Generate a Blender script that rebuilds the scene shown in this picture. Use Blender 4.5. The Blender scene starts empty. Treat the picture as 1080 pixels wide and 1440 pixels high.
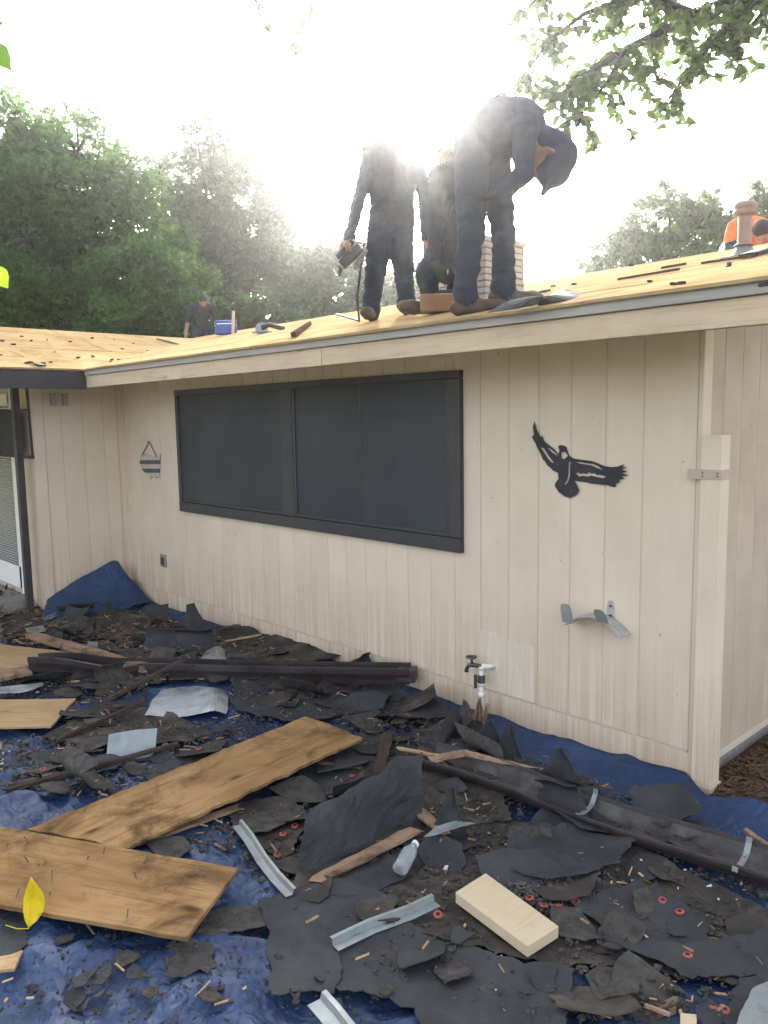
import bpy, bmesh, math, random
import numpy as np
from mathutils import Vector, Matrix, noise
from mathutils.geometry import delaunay_2d_cdt

# ------------------------------------------------------------------ camera, sky, sun, exposure
scene = bpy.context.scene
COL = scene.collection
rng = random.Random(7)
NP = np.random.default_rng(11)
R = math.radians
FPX, YAW, PITCH, ROLL = 1113.29, 0.8200, 0.1203, -0.0175
CAM = Vector((2.0375, -3.5353, 1.8201))
_fw = Vector((-math.sin(YAW)*math.cos(PITCH), math.cos(YAW)*math.cos(PITCH), -math.sin(PITCH)))
_r0 = _fw.cross(Vector((0, 0, 1))).normalized(); _u0 = _r0.cross(_fw)
RT = _r0*math.cos(ROLL) + _u0*math.sin(ROLL)
UP = -_r0*math.sin(ROLL) + _u0*math.cos(ROLL)
FW = _fw
cd = bpy.data.cameras.new('camera'); cam = bpy.data.objects.new('camera', cd); COL.objects.link(cam)
cd.sensor_fit = 'VERTICAL'; cd.sensor_height = 36.0; cd.sensor_width = 27.0
cd.lens = FPX/1440*36.0; cd.clip_start = 0.02; cd.clip_end = 2000
m4 = Matrix((RT, UP, -FW)).transposed().to_4x4(); m4.translation = CAM
cam.matrix_world = m4
scene.camera = cam

SUN_EL, SUN_AZ = R(21.5), R(-45.0)
world = bpy.data.worlds.new('World'); scene.world = world; world.use_nodes = True
wn = world.node_tree.nodes; wl = world.node_tree.links
sky = wn.new('ShaderNodeTexSky'); sky.sky_type = 'NISHITA'; sky.sun_disc = False
sky.sun_elevation = SUN_EL; sky.sun_rotation = SUN_AZ % (2*math.pi)
sky.air_density = 0.6; sky.dust_density = 5.0; sky.ozone_density = 0.6
bg = wn['Background']; bg.inputs['Strength'].default_value = 0.15
hs = wn.new('ShaderNodeHueSaturation'); hs.inputs['Saturation'].default_value = .40      # milky, dusty sky
wl.new(sky.outputs[0], hs.inputs['Color']); wl.new(hs.outputs[0], bg.inputs['Color'])
sl = bpy.data.lights.new('sun', 'SUN'); sl.energy = 2.0; sl.angle = R(0.5); sl.color = (1.0, 0.95, 0.88)
so = bpy.data.objects.new('sun', sl); COL.objects.link(so)
sd = Vector((math.sin(SUN_AZ)*math.cos(SUN_EL), math.cos(SUN_AZ)*math.cos(SUN_EL), math.sin(SUN_EL)))
so.rotation_euler = sd.to_track_quat('Z', 'Y').to_euler(); so.location = sd*60
vs = scene.view_settings; vs.view_transform = 'Standard'; vs.look = 'None'; vs.gamma = 1.0
vs.use_curve_mapping = False; vs.exposure = 2.75
GLARE_DENS, GLARE_G = .0022, .955  # density and forward bias of the added volume that mimics lens glare

# ------------------------------------------------------------------ pixel -> place helpers
def ray(px, py): return (FW*FPX + RT*(px-540) - UP*(py-720)).normalized()
def on_axis(px, py, ax, val):
    d = ray(px, py); t = (val-CAM[ax])/d[ax]; return CAM + d*t
def WALL(px, py, y=0.0): return on_axis(px, py, 1, y)
def sm(a, b, x):
    t = max(0., min(1., (x-a)/(b-a))); return t*t*(3-2*t)
def H(x, y):
    "height of the tarp / debris bed above the soil datum"
    h = 0.018*math.sin(1.7*x+0.6*y) + 0.014*math.sin(2.9*y-1.1*x+1.3) + 0.03
    h += 0.05*math.exp(-((x+3.2)/1.5)**2-((y+0.75)/0.5)**2)          # heap by the wall
    h += 0.04*math.exp(-((x+0.3)/0.8)**2-((y+0.6)/0.35)**2)
    h += 0.055*math.exp(-(y/0.13)**2)*sm(-5.6, -5.2, x)               # tarp laps up on the wall foot
    return h
def PT(px, py, off=0.0):
    d = ray(px, py); z = 0.0
    for _ in range(8):
        t = (z-CAM.z)/d.z; p = CAM + d*t; z = H(p.x, p.y)+off
    return CAM + d*((z-CAM.z)/d.z)
def plane_hit(px, py, n, k):
    d = ray(px, py); n = Vector(n); return CAM + d*((k-CAM.dot(n))/d.dot(n))

# ------------------------------------------------------------------ node materials
def ramp(nt, fac, stops):
    n = nt.nodes.new('ShaderNodeValToRGB'); e = n.color_ramp.elements
    while len(e) < len(stops): e.new(0.5)
    for el, (p, c) in zip(e, stops): el.position = p; el.color = (*c, 1)
    nt.links.new(fac, n.inputs[0]); return n.outputs[0]
def coords(nt, scale=(1, 1, 1), rand=True, kind='Object'):
    tc = nt.nodes.new('ShaderNodeTexCoord'); mp = nt.nodes.new('ShaderNodeMapping')
    mp.inputs['Scale'].default_value = scale
    nt.links.new(tc.outputs[kind], mp.inputs[0])
    if rand:
        oi = nt.nodes.new('ShaderNodeObjectInfo'); ml = nt.nodes.new('ShaderNodeVectorMath'); ml.operation = 'SCALE'
        ml.inputs[0].default_value = (37, 19, 53); nt.links.new(oi.outputs['Random'], ml.inputs['Scale'])
        nt.links.new(ml.outputs[0], mp.inputs['Location'])
    return mp.outputs[0]
def nz(nt, vec, scale, detail=5, rough=.6, dist=0):
    n = nt.nodes.new('ShaderNodeTexNoise'); n.inputs['Scale'].default_value = scale
    n.inputs['Detail'].default_value = detail; n.inputs['Roughness'].default_value = rough; n.inputs['Distortion'].default_value = dist
    nt.links.new(vec, n.inputs['Vector']); return n.outputs['Fac']
def mix(nt, fac, a, b, mode='MIX'):
    n = nt.nodes.new('ShaderNodeMix'); n.data_type = 'RGBA'; n.blend_type = mode
    for s, v in ((0, fac), (6, a), (7, b)):
        if hasattr(v, 'is_linked') or hasattr(v, 'links'): nt.links.new(v, n.inputs[s])
        else: n.inputs[s].default_value = v if s == 0 else (*v, 1)
    return n.outputs[2]
def base(name, rough=.8, spec=.3, metal=0):
    m = bpy.data.materials.new(name); m.use_nodes = True; nt = m.node_tree; b = nt.nodes['Principled BSDF']
    b.inputs['Roughness'].default_value = rough; b.inputs['Specular IOR Level'].default_value = spec; b.inputs['Metallic'].default_value = metal
    return m, nt, b
def bump(nt, b, h, strength=.3, dist=.01):
    n = nt.nodes.new('ShaderNodeBump'); n.inputs['Strength'].default_value = strength; n.inputs['Distance'].default_value = dist
    nt.links.new(h, n.inputs['Height']); nt.links.new(n.outputs[0], b.inputs['Normal'])
def mottled(name, c1, c2, c3=None, scale=6, rough=.8, spec=.3, metal=0, bs=.25, bd=.004, bscale=60, stretch=(1, 1, 1), rvar=False):
    m, nt, b = base(name, rough, spec, metal); v = coords(nt, stretch)
    f = nz(nt, v, scale, 7, .65, .3)
    st = [(.32, c1), (.68, c2)] if c3 is None else [(.25, c1), (.5, c2), (.75, c3)]
    c = ramp(nt, f, st)
    nt.links.new(c, b.inputs['Base Color'])
    if rvar:
        g = nz(nt, v, scale*1.7, 5); rr = ramp(nt, g, [(.3, (rough-.2,)*3), (.7, (min(1, rough+.15),)*3)]); nt.links.new(rr, b.inputs['Roughness'])
    bump(nt, b, nz(nt, v, bscale, 4), bs, bd)
    return m

def m_siding(name, c1, c2, dirt):
    m, nt, b = base(name, .75, .25)
    v = coords(nt, (1, 1, 1)); vs_ = coords(nt, (60, 60, 1.6)); 
    g = nz(nt, vs_, 1.0, 6, .6, .6)                       # vertical saw texture
    f = nz(nt, v, 2.2, 6, .6)
    c = ramp(nt, f, [(.3, c1), (.7, c2)])
    c = mix(nt, ramp(nt, g, [(.35, (0, 0, 0)), (.75, (.10,)*3)]), c, tuple(x*.6 for x in c1))
    sp = nz(nt, v, 26, 3, .5); 
    sep = nt.nodes.new('ShaderNodeSeparateXYZ'); tc = nt.nodes.new('ShaderNodeTexCoord'); nt.links.new(tc.outputs['Object'], sep.inputs[0])
    geo = nt.nodes.new('ShaderNodeNewGeometry'); sg = nt.nodes.new('ShaderNodeSeparateXYZ'); nt.links.new(geo.outputs['Position'], sg.inputs[0])
    mr = nt.nodes.new('ShaderNodeMapRange'); mr.inputs[1].default_value = .75; mr.inputs[2].default_value = .05; nt.links.new(sg.outputs[2], mr.inputs[0])
    st = nt.nodes.new('ShaderNodeMath'); st.operation = 'MULTIPLY'; nt.links.new(mr.outputs[0], st.inputs[0])
    nt.links.new(ramp(nt, nz(nt, vs_, .45, 5, .7), [(.36, (0, 0, 0)), (.66, (.85,)*3)]), st.inputs[1])
    c = mix(nt, st.outputs[0], c, dirt)                  # splash dirt
    c = mix(nt, ramp(nt, sp, [(.722, (0, 0, 0)), (.78, (.6,)*3)]), c, (.12, .085, .06))   # peeled specks
    nt.links.new(c, b.inputs['Base Color'])
    bump(nt, b, g, .35, .003)
    return m

def m_wood(name, light, mid, dark, grain=(1.2, 16, 16), stain=.5, rough=.75, knots=True, sscale=3., fib=.45):
    m, nt, b = base(name, rough, 0)
    v = coords(nt, grain); v2 = coords(nt, (1, 1, 1)); vk = coords(nt, (1.0, 2.6, 2.6))
    g = nz(nt, v, 2.0, 8, .65, 1.2)
    c = ramp(nt, g, [(.28, mid), (.5, light), (.72, tuple(x*.86 for x in light))])
    s = nz(nt, v2, sscale, 7, .7, .8)
    big = nz(nt, coords(nt, (.8, 2.2, 2.2)), sscale*.6, 5, .6, .5)
    c = mix(nt, ramp(nt, big, [(.42, (0, 0, 0)), (.70, (.75*stain,)*3)]), c, tuple(x*.55 for x in mid))
    c = mix(nt, ramp(nt, s, [(.48, (0, 0, 0)), (.68, (stain,)*3)]), c, dark)
    sk_ = nz(nt, coords(nt, (.9, 22, 22)), 1.6, 5, .7, .6)
    c = mix(nt, ramp(nt, sk_, [(.60, (0, 0, 0)), (.70, (stain,)*3)]), c, dark)
    fi = nz(nt, coords(nt, (3, 90, 90)), 1.0, 4, .6)
    c = mix(nt, ramp(nt, fi, [(.55, (0, 0, 0)), (.72, (fib,)*3)]), c, tuple(x*.5 for x in mid))
    if knots:
        vo = nt.nodes.new('ShaderNodeTexVoronoi'); vo.inputs['Scale'].default_value = 2.3; nt.links.new(vk, vo.inputs['Vector'])
        k = ramp(nt, vo.outputs['Distance'], [(.05, (.85,)*3), (.13, (0, 0, 0))])
        c = mix(nt, k, c, dark)
    nt.links.new(c, b.inputs['Base Color'])
    bump(nt, b, fi, .8*fib, .002)
    return m

def m_leaf(name, c1, c2, trans=.5, scale=.7):
    m = bpy.data.materials.new(name); m.use_nodes = True; nt = m.node_tree; nt.nodes.clear()
    out = nt.nodes.new('ShaderNodeOutputMaterial')
    v = coords(nt, (1, 1, 1), False)
    c = mix(nt, ramp(nt, nz(nt, v, scale, 4), [(.35, (0, 0, 0)), (.65, (1, 1, 1))]), c1, c2)
    c = mix(nt, ramp(nt, nz(nt, v, 9, 2), [(.4, (0, 0, 0)), (.7, (.6,)*3)]), c, tuple(x*.55 for x in c1))
    d = nt.nodes.new('ShaderNodeBsdfPrincipled'); d.inputs['Roughness'].default_value = .5; d.inputs['Specular IOR Level'].default_value = .35
    t = nt.nodes.new('ShaderNodeBsdfTranslucent'); nt.links.new(c, d.inputs['Base Color'])
    c2_ = mix(nt, 1.0, c, (1.0, 1.15, .55), 'MULTIPLY'); nt.links.new(c2_, t.inputs[0])
    mx = nt.nodes.new('ShaderNodeMixShader'); mx.inputs[0].default_value = trans
    nt.links.new(d.outputs[0], mx.inputs[1]); nt.links.new(t.outputs[0], mx.inputs[2]); nt.links.new(mx.outputs[0], out.inputs[0])
    return m

M = {}
M['siding'] = m_siding('cream_siding', (.62, .52, .395), (.70, .595, .46), (.40, .28, .17))
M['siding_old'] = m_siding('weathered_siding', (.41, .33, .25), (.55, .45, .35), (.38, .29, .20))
M['gap'] = mottled('siding_gap', (.50, .41, .32), (.58, .49, .39), scale=9)
M['fascia'] = m_wood('raw_fascia', (.58, .47, .33), (.50, .39, .26), (.33, .23, .14), (.6, 7, 7), .25, .7)
M['drip'] = mottled('drip_trim_grey', (.30, .29, .26), (.40, .38, .34), scale=5, stretch=(.6, 8, 8))
M['darkfascia'] = mottled('dark_brown_paint', (.035, .032, .034), (.055, .05, .05), scale=4, rough=.6)
M['sheath'] = m_wood('roof_sheathing', (.43, .315, .17), (.36, .245, .115), (.16, .10, .045), (.55, 9, 9), .6, .9, False, 2.2, .6)
M['sheath_w'] = m_wood('wing_sheathing', (.43, .31, .16), (.35, .235, .105), (.15, .09, .04), (9, .55, 9), .6, .9, False, 2.2, .6)
M['soffit'] = mottled('soffit', (.60, .57, .53), (.68, .65, .60), scale=3)
M['frame'] = mottled('window_frame_dark', (.035, .036, .04), (.05, .05, .055), scale=3, rough=.45, spec=.4, bs=.05)
def m_screen():
    m, nt, b = base('solar_screen', .6, .3)
    v = coords(nt, (1, 1, 1), False); w = nt.nodes.new('ShaderNodeTexWave'); w.inputs['Scale'].default_value = 22; w.bands_direction = 'Z'
    w.inputs['Distortion'].default_value = .4; nt.links.new(v, w.inputs['Vector'])
    f = nz(nt, v, 1.4, 5); c = ramp(nt, f, [(.3, (.034, .040, .045)), (.7, (.058, .066, .072))])
    c = mix(nt, ramp(nt, w.outputs['Fac'], [(0, (0, 0, 0)), (1, (.30,)*3)]), c, (.02, .022, .024))
    sp = nz(nt, v, 95, 2, .5); dust = nz(nt, v, 2.1, 3)
    sx = nt.nodes.new('ShaderNodeMath'); sx.operation = 'MULTIPLY'
    nt.links.new(ramp(nt, sp, [(.70, (0, 0, 0)), (.74, (.8,)*3)]), sx.inputs[0]); nt.links.new(ramp(nt, dust, [(.48, (0, 0, 0)), (.62, (1, 1, 1))]), sx.inputs[1])
    c = mix(nt, sx.outputs[0], c, (.42, .40, .34)); nt.links.new(c, b.inputs['Base Color'])
    bump(nt, b, nz(nt, coords(nt, (1, 1, 1), False), 420, 2), .12, .001)
    return m
M['screen'] = m_screen()
M['white'] = mottled('white_paint', (.74, .74, .72), (.82, .82, .80), scale=4, rough=.5, bs=.05)
M['whitepipe'] = mottled('white_plastic', (.62, .60, .56), (.76, .75, .72), scale=14, rough=.45, bs=.05)
M['brass'] = mottled('tarnished_brass', (.07, .065, .06), (.16, .15, .13), scale=30, rough=.45, metal=.7)
M['blackmetal'] = mottled('black_sheet_metal', (.022, .024, .028), (.04, .042, .048), scale=10, rough=.55, bs=.1)
M['grey_metal'] = mottled('galvanised_hanger', (.38, .38, .37), (.55, .55, .54), scale=14, rough=.45, metal=.5, bs=.1)
M['galv'] = mottled('galvanised_flashing', (.17, .20, .20), (.27, .30, .30), (.22, .21, .19), scale=7, rough=.42, metal=.35, bs=.15, bscale=25, rvar=True)
M['galv_dirty'] = mottled('dirty_flashing', (.10, .10, .10), (.36, .39, .39), (.5, .52, .52), scale=6, rough=.5, metal=.4, bs=.25, bscale=25, rvar=True)
M['gutter'] = mottled('brown_gutter', (.030, .024, .024), (.052, .042, .042), scale=5, rough=.42, spec=.5, bs=.08, rvar=True)
M['gutter_in'] = mottled('gutter_silt', (.030, .028, .026), (.085, .08, .072), (.16, .15, .135), scale=8, rough=.9, bs=.5, bscale=60)
M['felt'] = mottled('roofing_felt', (.020, .022, .024), (.036, .038, .040), (.056, .056, .056), scale=4.2, rough=.82, spec=.3, bs=.5, bd=.004, bscale=120, rvar=True)
M['felt_dirty'] = mottled('dirty_felt', (.022, .022, .022), (.050, .043, .036), (.125, .105, .082), scale=7.5, rough=.95, spec=.2, bs=.6, bd=.004, bscale=90)
M['shingle'] = mottled('asphalt_shingle', (.022, .021, .02), (.06, .055, .05), (.11, .09, .07), scale=24, rough=.95, spec=.2, bs=.8, bd=.004, bscale=160)
M['ply'] = m_wood('weathered_plywood', (.36, .225, .105), (.25, .14, .06), (.05, .03, .018), (.7, 10, 10), .92, .8, True, 2.6, .7)
M['ply_pale'] = m_wood('pale_plywood', (.42, .30, .165), (.33, .215, .10), (.13, .08, .04), (.7, 10, 10), .45, .8, True, 3.0)
M['pine'] = m_wood('fresh_pine', (.56, .46, .31), (.50, .385, .235), (.33, .2, .10), (1.4, 14, 14), .12, .65, True, 4, .12)
M['lath'] = m_wood('old_lath', (.34, .23, .15), (.20, .12, .08), (.05, .035, .03), (1.5, 30, 30), .8, .85, False, 8)
M['lath_dark'] = m_wood('tar_stained_lath', (.085, .062, .05), (.05, .036, .032), (.02, .018, .018), (1.5, 30, 30), .7, .85, False, 8)
M['splinter'] = m_wood('splinters', (.50, .34, .19), (.33, .2, .1), (.12, .07, .04), (1, 1, 1), .5, .85, False, 20)
M['red'] = mottled('red_plastic', (.26, .05, .04), (.36, .10, .075), scale=20, rough=.55, bs=.05)
M['nail'] = mottled('rusty_nail', (.10, .07, .055), (.2, .17, .15), scale=60, rough=.55, metal=.6)
M['soil'] = mottled('mulch_soil', (.028, .022, .018), (.07, .05, .036), (.12, .09, .06), scale=22, rough=1, bs=.9, bd=.02, bscale=45)
M['mulch'] = m_wood('mulch_chips', (.13, .085, .055), (.07, .045, .03), (.03, .02, .015), (3, 3, 3), .6, .95, False, 9)
M['brick'] = mottled('buff_brick', (.42, .36, .31), (.52, .45, .39), (.37, .31, .27), scale=18, rough=.9, bs=.5, bscale=90)
M['mortar'] = mottled('mortar', (.20, .185, .17), (.27, .25, .23), scale=18, rough=.95)
M['vent'] = mottled('painted_vent', (.23, .165, .135), (.32, .235, .19), scale=6, rough=.6, bs=.1)
M['lead'] = mottled('vent_flashing', (.2, .19, .18), (.33, .31, .29), scale=9, rough=.5, metal=.4)
M['bark'] = mottled('bark', (.018, .019, .013), (.040, .040, .028), scale=12, rough=.95, stretch=(4, 4, 1), bs=.8, bd=.02)
M['leafA'] = m_leaf('leaf_green', (.050, .125, .026), (.095, .190, .040), .6)
M['leafB'] = m_leaf('leaf_dark', (.034, .080, .026), (.062, .125, .036), .55)
M['leafC'] = m_leaf('leaf_olive', (.050, .095, .030), (.085, .14, .045), .55)
M['leafF'] = m_leaf('leaf_overhang', (.050, .090, .025), (.085, .14, .04), .45, 3)
M['leafP'] = m_leaf('leaf_purple', (.020, .014, .018), (.035, .022, .026), .2, 6)
M['yellow'] = m_leaf('leaf_yellow', (.80, .58, .01), (.85, .66, .02), .35, 30)
M['yellowgreen'] = m_leaf('leaf_yellowgreen', (.16, .25, .03), (.22, .30, .04), .5, 9)
def cloth(n, a, b_): return mottled(n, a, b_, scale=9, rough=.9, spec=.15, bs=.5, bd=.01, bscale=26)
M['jean'] = cloth('dark_jeans', (.014, .020, .034), (.028, .038, .058))
M['shirt_navy'] = cloth('navy_shirt', (.016, .022, .040), (.028, .036, .06))
M['shirt_grey'] = cloth('charcoal_shirt', (.022, .026, .034), (.042, .047, .056))
M['shirt_orange'] = cloth('orange_shirt', (.60, .12, .03), (.75, .2, .06))
M['shirt_black'] = cloth('black_shirt', (.018, .018, .02), (.03, .03, .033))
M['sleeve_teal'] = cloth('teal_sleeve', (.02, .05, .06), (.035, .075, .085))
M['hivis'] = cloth('hi_vis_band', (.55, .62, .10), (.62, .68, .18))
M['glove'] = cloth('green_glove', (.03, .036, .022), (.05, .056, .034))
M['skin'] = mottled('skin', (.20, .11, .07), (.27, .155, .10), scale=14, rough=.55, bs=.1)
M['boot'] = mottled('boot_leather', (.05, .035, .025), (.09, .06, .04), scale=14, rough=.7)
M['hair'] = mottled('dark_hair', (.012, .01, .009), (.025, .02, .018), scale=40, rough=.7)
M['orange_tool'] = mottled('orange_tool_case', (.22, .10, .045), (.28, .14, .065), scale=8, rough=.45)
M['toolblack'] = mottled('black_rubber', (.02, .02, .022), (.035, .035, .037), scale=8, rough=.6)
M['cooler'] = mottled('blue_cooler', (.03, .07, .30), (.05, .10, .38), scale=5, rough=.45, bs=.05)
def m_tarp():
    m, nt, b = base('blue_tarp', .42, .45); v = coords(nt, (1, 1, 1), False)
    f = nz(nt, v, 2.6, 7, .65); c = ramp(nt, f, [(.3, (.010, .026, .070)), (.55, (.018, .046, .115)), (.75, (.038, .074, .150))])
    dd = nz(nt, v, 5.0, 8, .7); c = mix(nt, ramp(nt, dd, [(.55, (0, 0, 0)), (.72, (.75,)*3)]), c, (.04, .039, .038))
    nt.links.new(c, b.inputs['Base Color'])
    rr = ramp(nt, dd, [(.4, (.48,)*3), (.7, (.8,)*3)]); nt.links.new(rr, b.inputs['Roughness'])
    vo = nt.nodes.new('ShaderNodeTexVoronoi'); vo.feature = 'SMOOTH_F1'; vo.inputs['Scale'].default_value = 26
    di = nt.nodes.new('ShaderNodeVectorMath'); di.operation = 'ADD'; nn = nt.nodes.new('ShaderNodeTexNoise'); nn.inputs['Scale'].default_value = 7
    nt.links.new(v, nn.inputs['Vector']); sc = nt.nodes.new('ShaderNodeVectorMath'); sc.operation = 'SCALE'; sc.inputs['Scale'].default_value = .25
    nt.links.new(nn.outputs['Color'], sc.inputs[0]); nt.links.new(v, di.inputs[0]); nt.links.new(sc.outputs[0], di.inputs[1]); nt.links.new(di.outputs[0], vo.inputs['Vector'])
    bump(nt, b, vo.outputs['Distance'], .55, .02)
    return m
M['tarp'] = m_tarp()
def m_clear(name, col, rough=.12):
    m, nt, b = base(name, rough, .5); b.inputs['Base Color'].default_value = (*col, 1); b.inputs['Transmission Weight'].default_value = .85; b.inputs['IOR'].default_value = 1.25
    return m
M['bottle'] = m_clear('clear_plastic', (.86, .92, .93))
def m_glass():
    m, nt, b = base('door_glass', .06, .5); b.inputs['Base Color'].default_value = (.05, .06, .065, 1); return m
M['glass'] = m_glass()
M['blind'] = mottled('blind_slat', (.10, .115, .13), (.14, .16, .18), scale=4, rough=.5)
M['shade'] = mottled('shade_cloth', (.02, .021, .023), (.034, .035, .037), scale=5, rough=.8)
M['sign_white'] = mottled('sign_whitewash', (.42, .38, .32), (.52, .47, .40), (.16, .15, .15), scale=40, rough=.8)
M['sign_grey'] = mottled('sign_grey', (.07, .07, .075), (.13, .13, .135), scale=30, rough=.8)
M['string'] = mottled('twine', (.10, .09, .08), (.16, .14, .12), scale=40)

# ------------------------------------------------------------------ mesh helpers
def tag(o, label=None, cat=None, group=None, kind=None):
    for k, v in (('label', label), ('category', cat), ('group', group), ('kind', kind)):
        if v: o[k] = v
    return o
def wloc(o):
    l = Vector((0, 0, 0))
    while o: l += o.location; o = o.parent
    return l
def thing(name, label, cat, loc=(0, 0, 0), group=None):
    o = bpy.data.objects.new(name, None); COL.objects.link(o); o.location = loc; o.empty_display_size = .1
    return tag(o, label, cat, group)
def link(name, me, parent=None, loc=None, rot=None):
    o = bpy.data.objects.new(name, me); COL.objects.link(o)
    if parent: o.parent = parent
    if loc is not None: o.location = loc
    if rot is not None: o.rotation_euler = rot
    return o
class MB:
    def __init__(s): s.v = []; s.f = []; s.m = []
    def add(s, vs, fs, mi=0):
        n = len(s.v); s.v += [tuple(v) for v in vs]; s.f += [[n+i for i in f] for f in fs]; s.m += [mi]*len(fs); return s
    def box(s, a, b, mi=0):
        x0, y0, z0 = a; x1, y1, z1 = b
        return s.add([(x0,y0,z0),(x1,y0,z0),(x1,y1,z0),(x0,y1,z0),(x0,y0,z1),(x1,y0,z1),(x1,y1,z1),(x0,y1,z1)],
                     [(0,3,2,1),(4,5,6,7),(0,1,5,4),(1,2,6,5),(2,3,7,6),(3,0,4,7)], mi)
    def obox(s, c, ax, ay, az, mi=0):
        c = Vector(c); ax, ay, az = Vector(ax), Vector(ay), Vector(az); vs = []
        for k in (-1, 1):
            for i, j in ((-1,-1),(1,-1),(1,1),(-1,1)): vs.append(c+ax*i+ay*j+az*k)
        return s.add(vs, [(0,3,2,1),(4,5,6,7),(0,1,5,4),(1,2,6,5),(2,3,7,6),(3,0,4,7)], mi)
    def tube(s, pts, rad, n=8, cap=True, mi=0):
        pts = [Vector(p) for p in pts]; rad = rad if hasattr(rad, '__len__') else [rad]*len(pts); rings = []
        prev = None
        for i, p in enumerate(pts):
            t = (pts[min(i+1, len(pts)-1)]-pts[max(i-1, 0)]).normalized()
            a = prev - t*prev.dot(t) if prev else t.cross(Vector((0, 0, 1)) if abs(t.z) < .9 else Vector((1, 0, 0)))
            a.normalize(); prev = a; b = t.cross(a)
            rings.append([p+(a*math.cos(2*math.pi*k/n)+b*math.sin(2*math.pi*k/n))*rad[i] for k in range(n)])
        vs = [v for r_ in rings for v in r_]; fs = []
        for i in range(len(rings)-1):
            for k in range(n): fs.append((i*n+k, i*n+(k+1) % n, (i+1)*n+(k+1) % n, (i+1)*n+k))
        if cap: fs.append(tuple(range(n-1, -1, -1))); fs.append(tuple((len(rings)-1)*n+k for k in range(n)))
        return s.add(vs, fs, mi)
    def lathe(s, prof, o=(0, 0, 0), n=16, mi=0):
        o = Vector(o); vs = []; fs = []
        for r_, z in prof:
            for k in range(n): vs.append(o+Vector((r_*math.cos(2*math.pi*k/n), r_*math.sin(2*math.pi*k/n), z)))
        for i in range(len(prof)-1):
            for k in range(n): fs.append((i*n+k, i*n+(k+1) % n, (i+1)*n+(k+1) % n, (i+1)*n+k))
        return s.add(vs, fs, mi)
    def mesh(s, name, mats, smooth=False, org=(0, 0, 0)):
        me = bpy.data.meshes.new(name); o = Vector(org)
        me.from_pydata([tuple(Vector(v)-o) for v in s.v], [], s.f)
        for m_ in (mats if isinstance(mats, (list, tuple)) else [mats]): me.materials.append(M[m_])
        if any(s.m): me.polygons.foreach_set('material_index', s.m)
        if smooth: me.polygons.foreach_set('use_smooth', [True]*len(me.polygons))
        me.update(); return me
    def build(s, name, mats, parent=None, smooth=False, bevel=0, org=None):
        "verts are in world space; origin sits at org or at the parent's place"
        o_ = Vector(org) if org is not None else (wloc(parent) if parent else Vector((0, 0, 0)))
        ob = link(name, s.mesh(name, mats, smooth, o_), parent, o_-(wloc(parent) if parent else Vector((0, 0, 0))))
        if bevel:
            md = ob.modifiers.new('bevel', 'BEVEL'); md.width = bevel; md.segments = 2; md.limit_method = 'ANGLE'
        return ob
def np_mesh(name, v, q, mat):
    me = bpy.data.meshes.new(name); k = q.shape[1]
    me.vertices.add(len(v)); me.vertices.foreach_set('co', np.ascontiguousarray(v, np.float32).ravel())
    me.loops.add(q.size); me.loops.foreach_set('vertex_index', np.ascontiguousarray(q, np.int32).ravel())
    me.polygons.add(len(q)); me.polygons.foreach_set('loop_start', np.arange(0, q.size, k, dtype=np.int32))
    me.update(calc_edges=True); me.materials.append(M[mat]); return me
def bevel(o, w, seg=2):
    md = o.modifiers.new('bevel', 'BEVEL'); md.width = w; md.segments = seg; md.limit_method = 'ANGLE'; return o
def clip(poly, rect):
    x0, y0, x1, y1 = rect
    for ax, val, sg in ((0, x0, 1), (0, x1, -1), (1, y0, 1), (1, y1, -1)):
        out = []
        for i in range(len(poly)):
            a, b = poly[i], poly[(i+1) % len(poly)]; da = (a[ax]-val)*sg; db = (b[ax]-val)*sg
            if da >= 0: out.append(a)
            if da*db < 0: t = da/(da-db); out.append((a[0]+(b[0]-a[0])*t, a[1]+(b[1]-a[1])*t))
        poly = out
        if not poly: return []
    return poly
def plate(outline, t, holes=(), jag=0, seg=None, grid=0, seed=0):
    "2D outline (+holes) -> verts2d, tris, boundary loops, for thin shaped plates and sheets"
    rr = random.Random(seed); loops = []
    for lp in [outline]+list(holes):
        o = []
        for i in range(len(lp)):
            a = Vector(lp[i]).to_2d(); b = Vector(lp[(i+1) % len(lp)]).to_2d(); n = max(1, int((b-a).length/seg)) if seg else 1
            nn = Vector((-(b-a).y, (b-a).x)).normalized() if (b-a).length > 1e-9 else Vector((0, 0))
            for k in range(n):
                p = a+(b-a)*(k/n)
                if jag: p = p+nn*(jag*noise.noise(Vector((p.x*9+seed, p.y*9, seed*3.1)))*1.6+jag*.5*rr.uniform(-1, 1))
                o.append(p)
        loops.append(o)
    vs = []; es = []
    for lp in loops:
        n = len(vs); vs += lp; es += [(n+i, n+(i+1) % len(lp)) for i in range(len(lp))]
    if grid:
        xs = [v.x for v in vs]; ys = [v.y for v in vs]; y = min(ys)+grid*.5
        while y < max(ys):
            x = min(xs)+grid*.5
            while x < max(xs):
                vs.append(Vector((x+rr.uniform(-.25, .25)*grid, y+rr.uniform(-.25, .25)*grid))); x += grid
            y += grid
    r_ = delaunay_2d_cdt(vs, es, [], 2, 1e-6)
    tris = []
    for f in r_[2]:
        a, b, c = (r_[0][i] for i in f[:3])
        if holes and any(inside((a+b+c)/3, l_) for l_ in loops[1:]): continue
        ar = (b-a).cross(c-a)
        tris.append(list(f) if ar > 0 else list(f)[::-1])
    return [Vector(v) for v in r_[0]], tris
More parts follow.
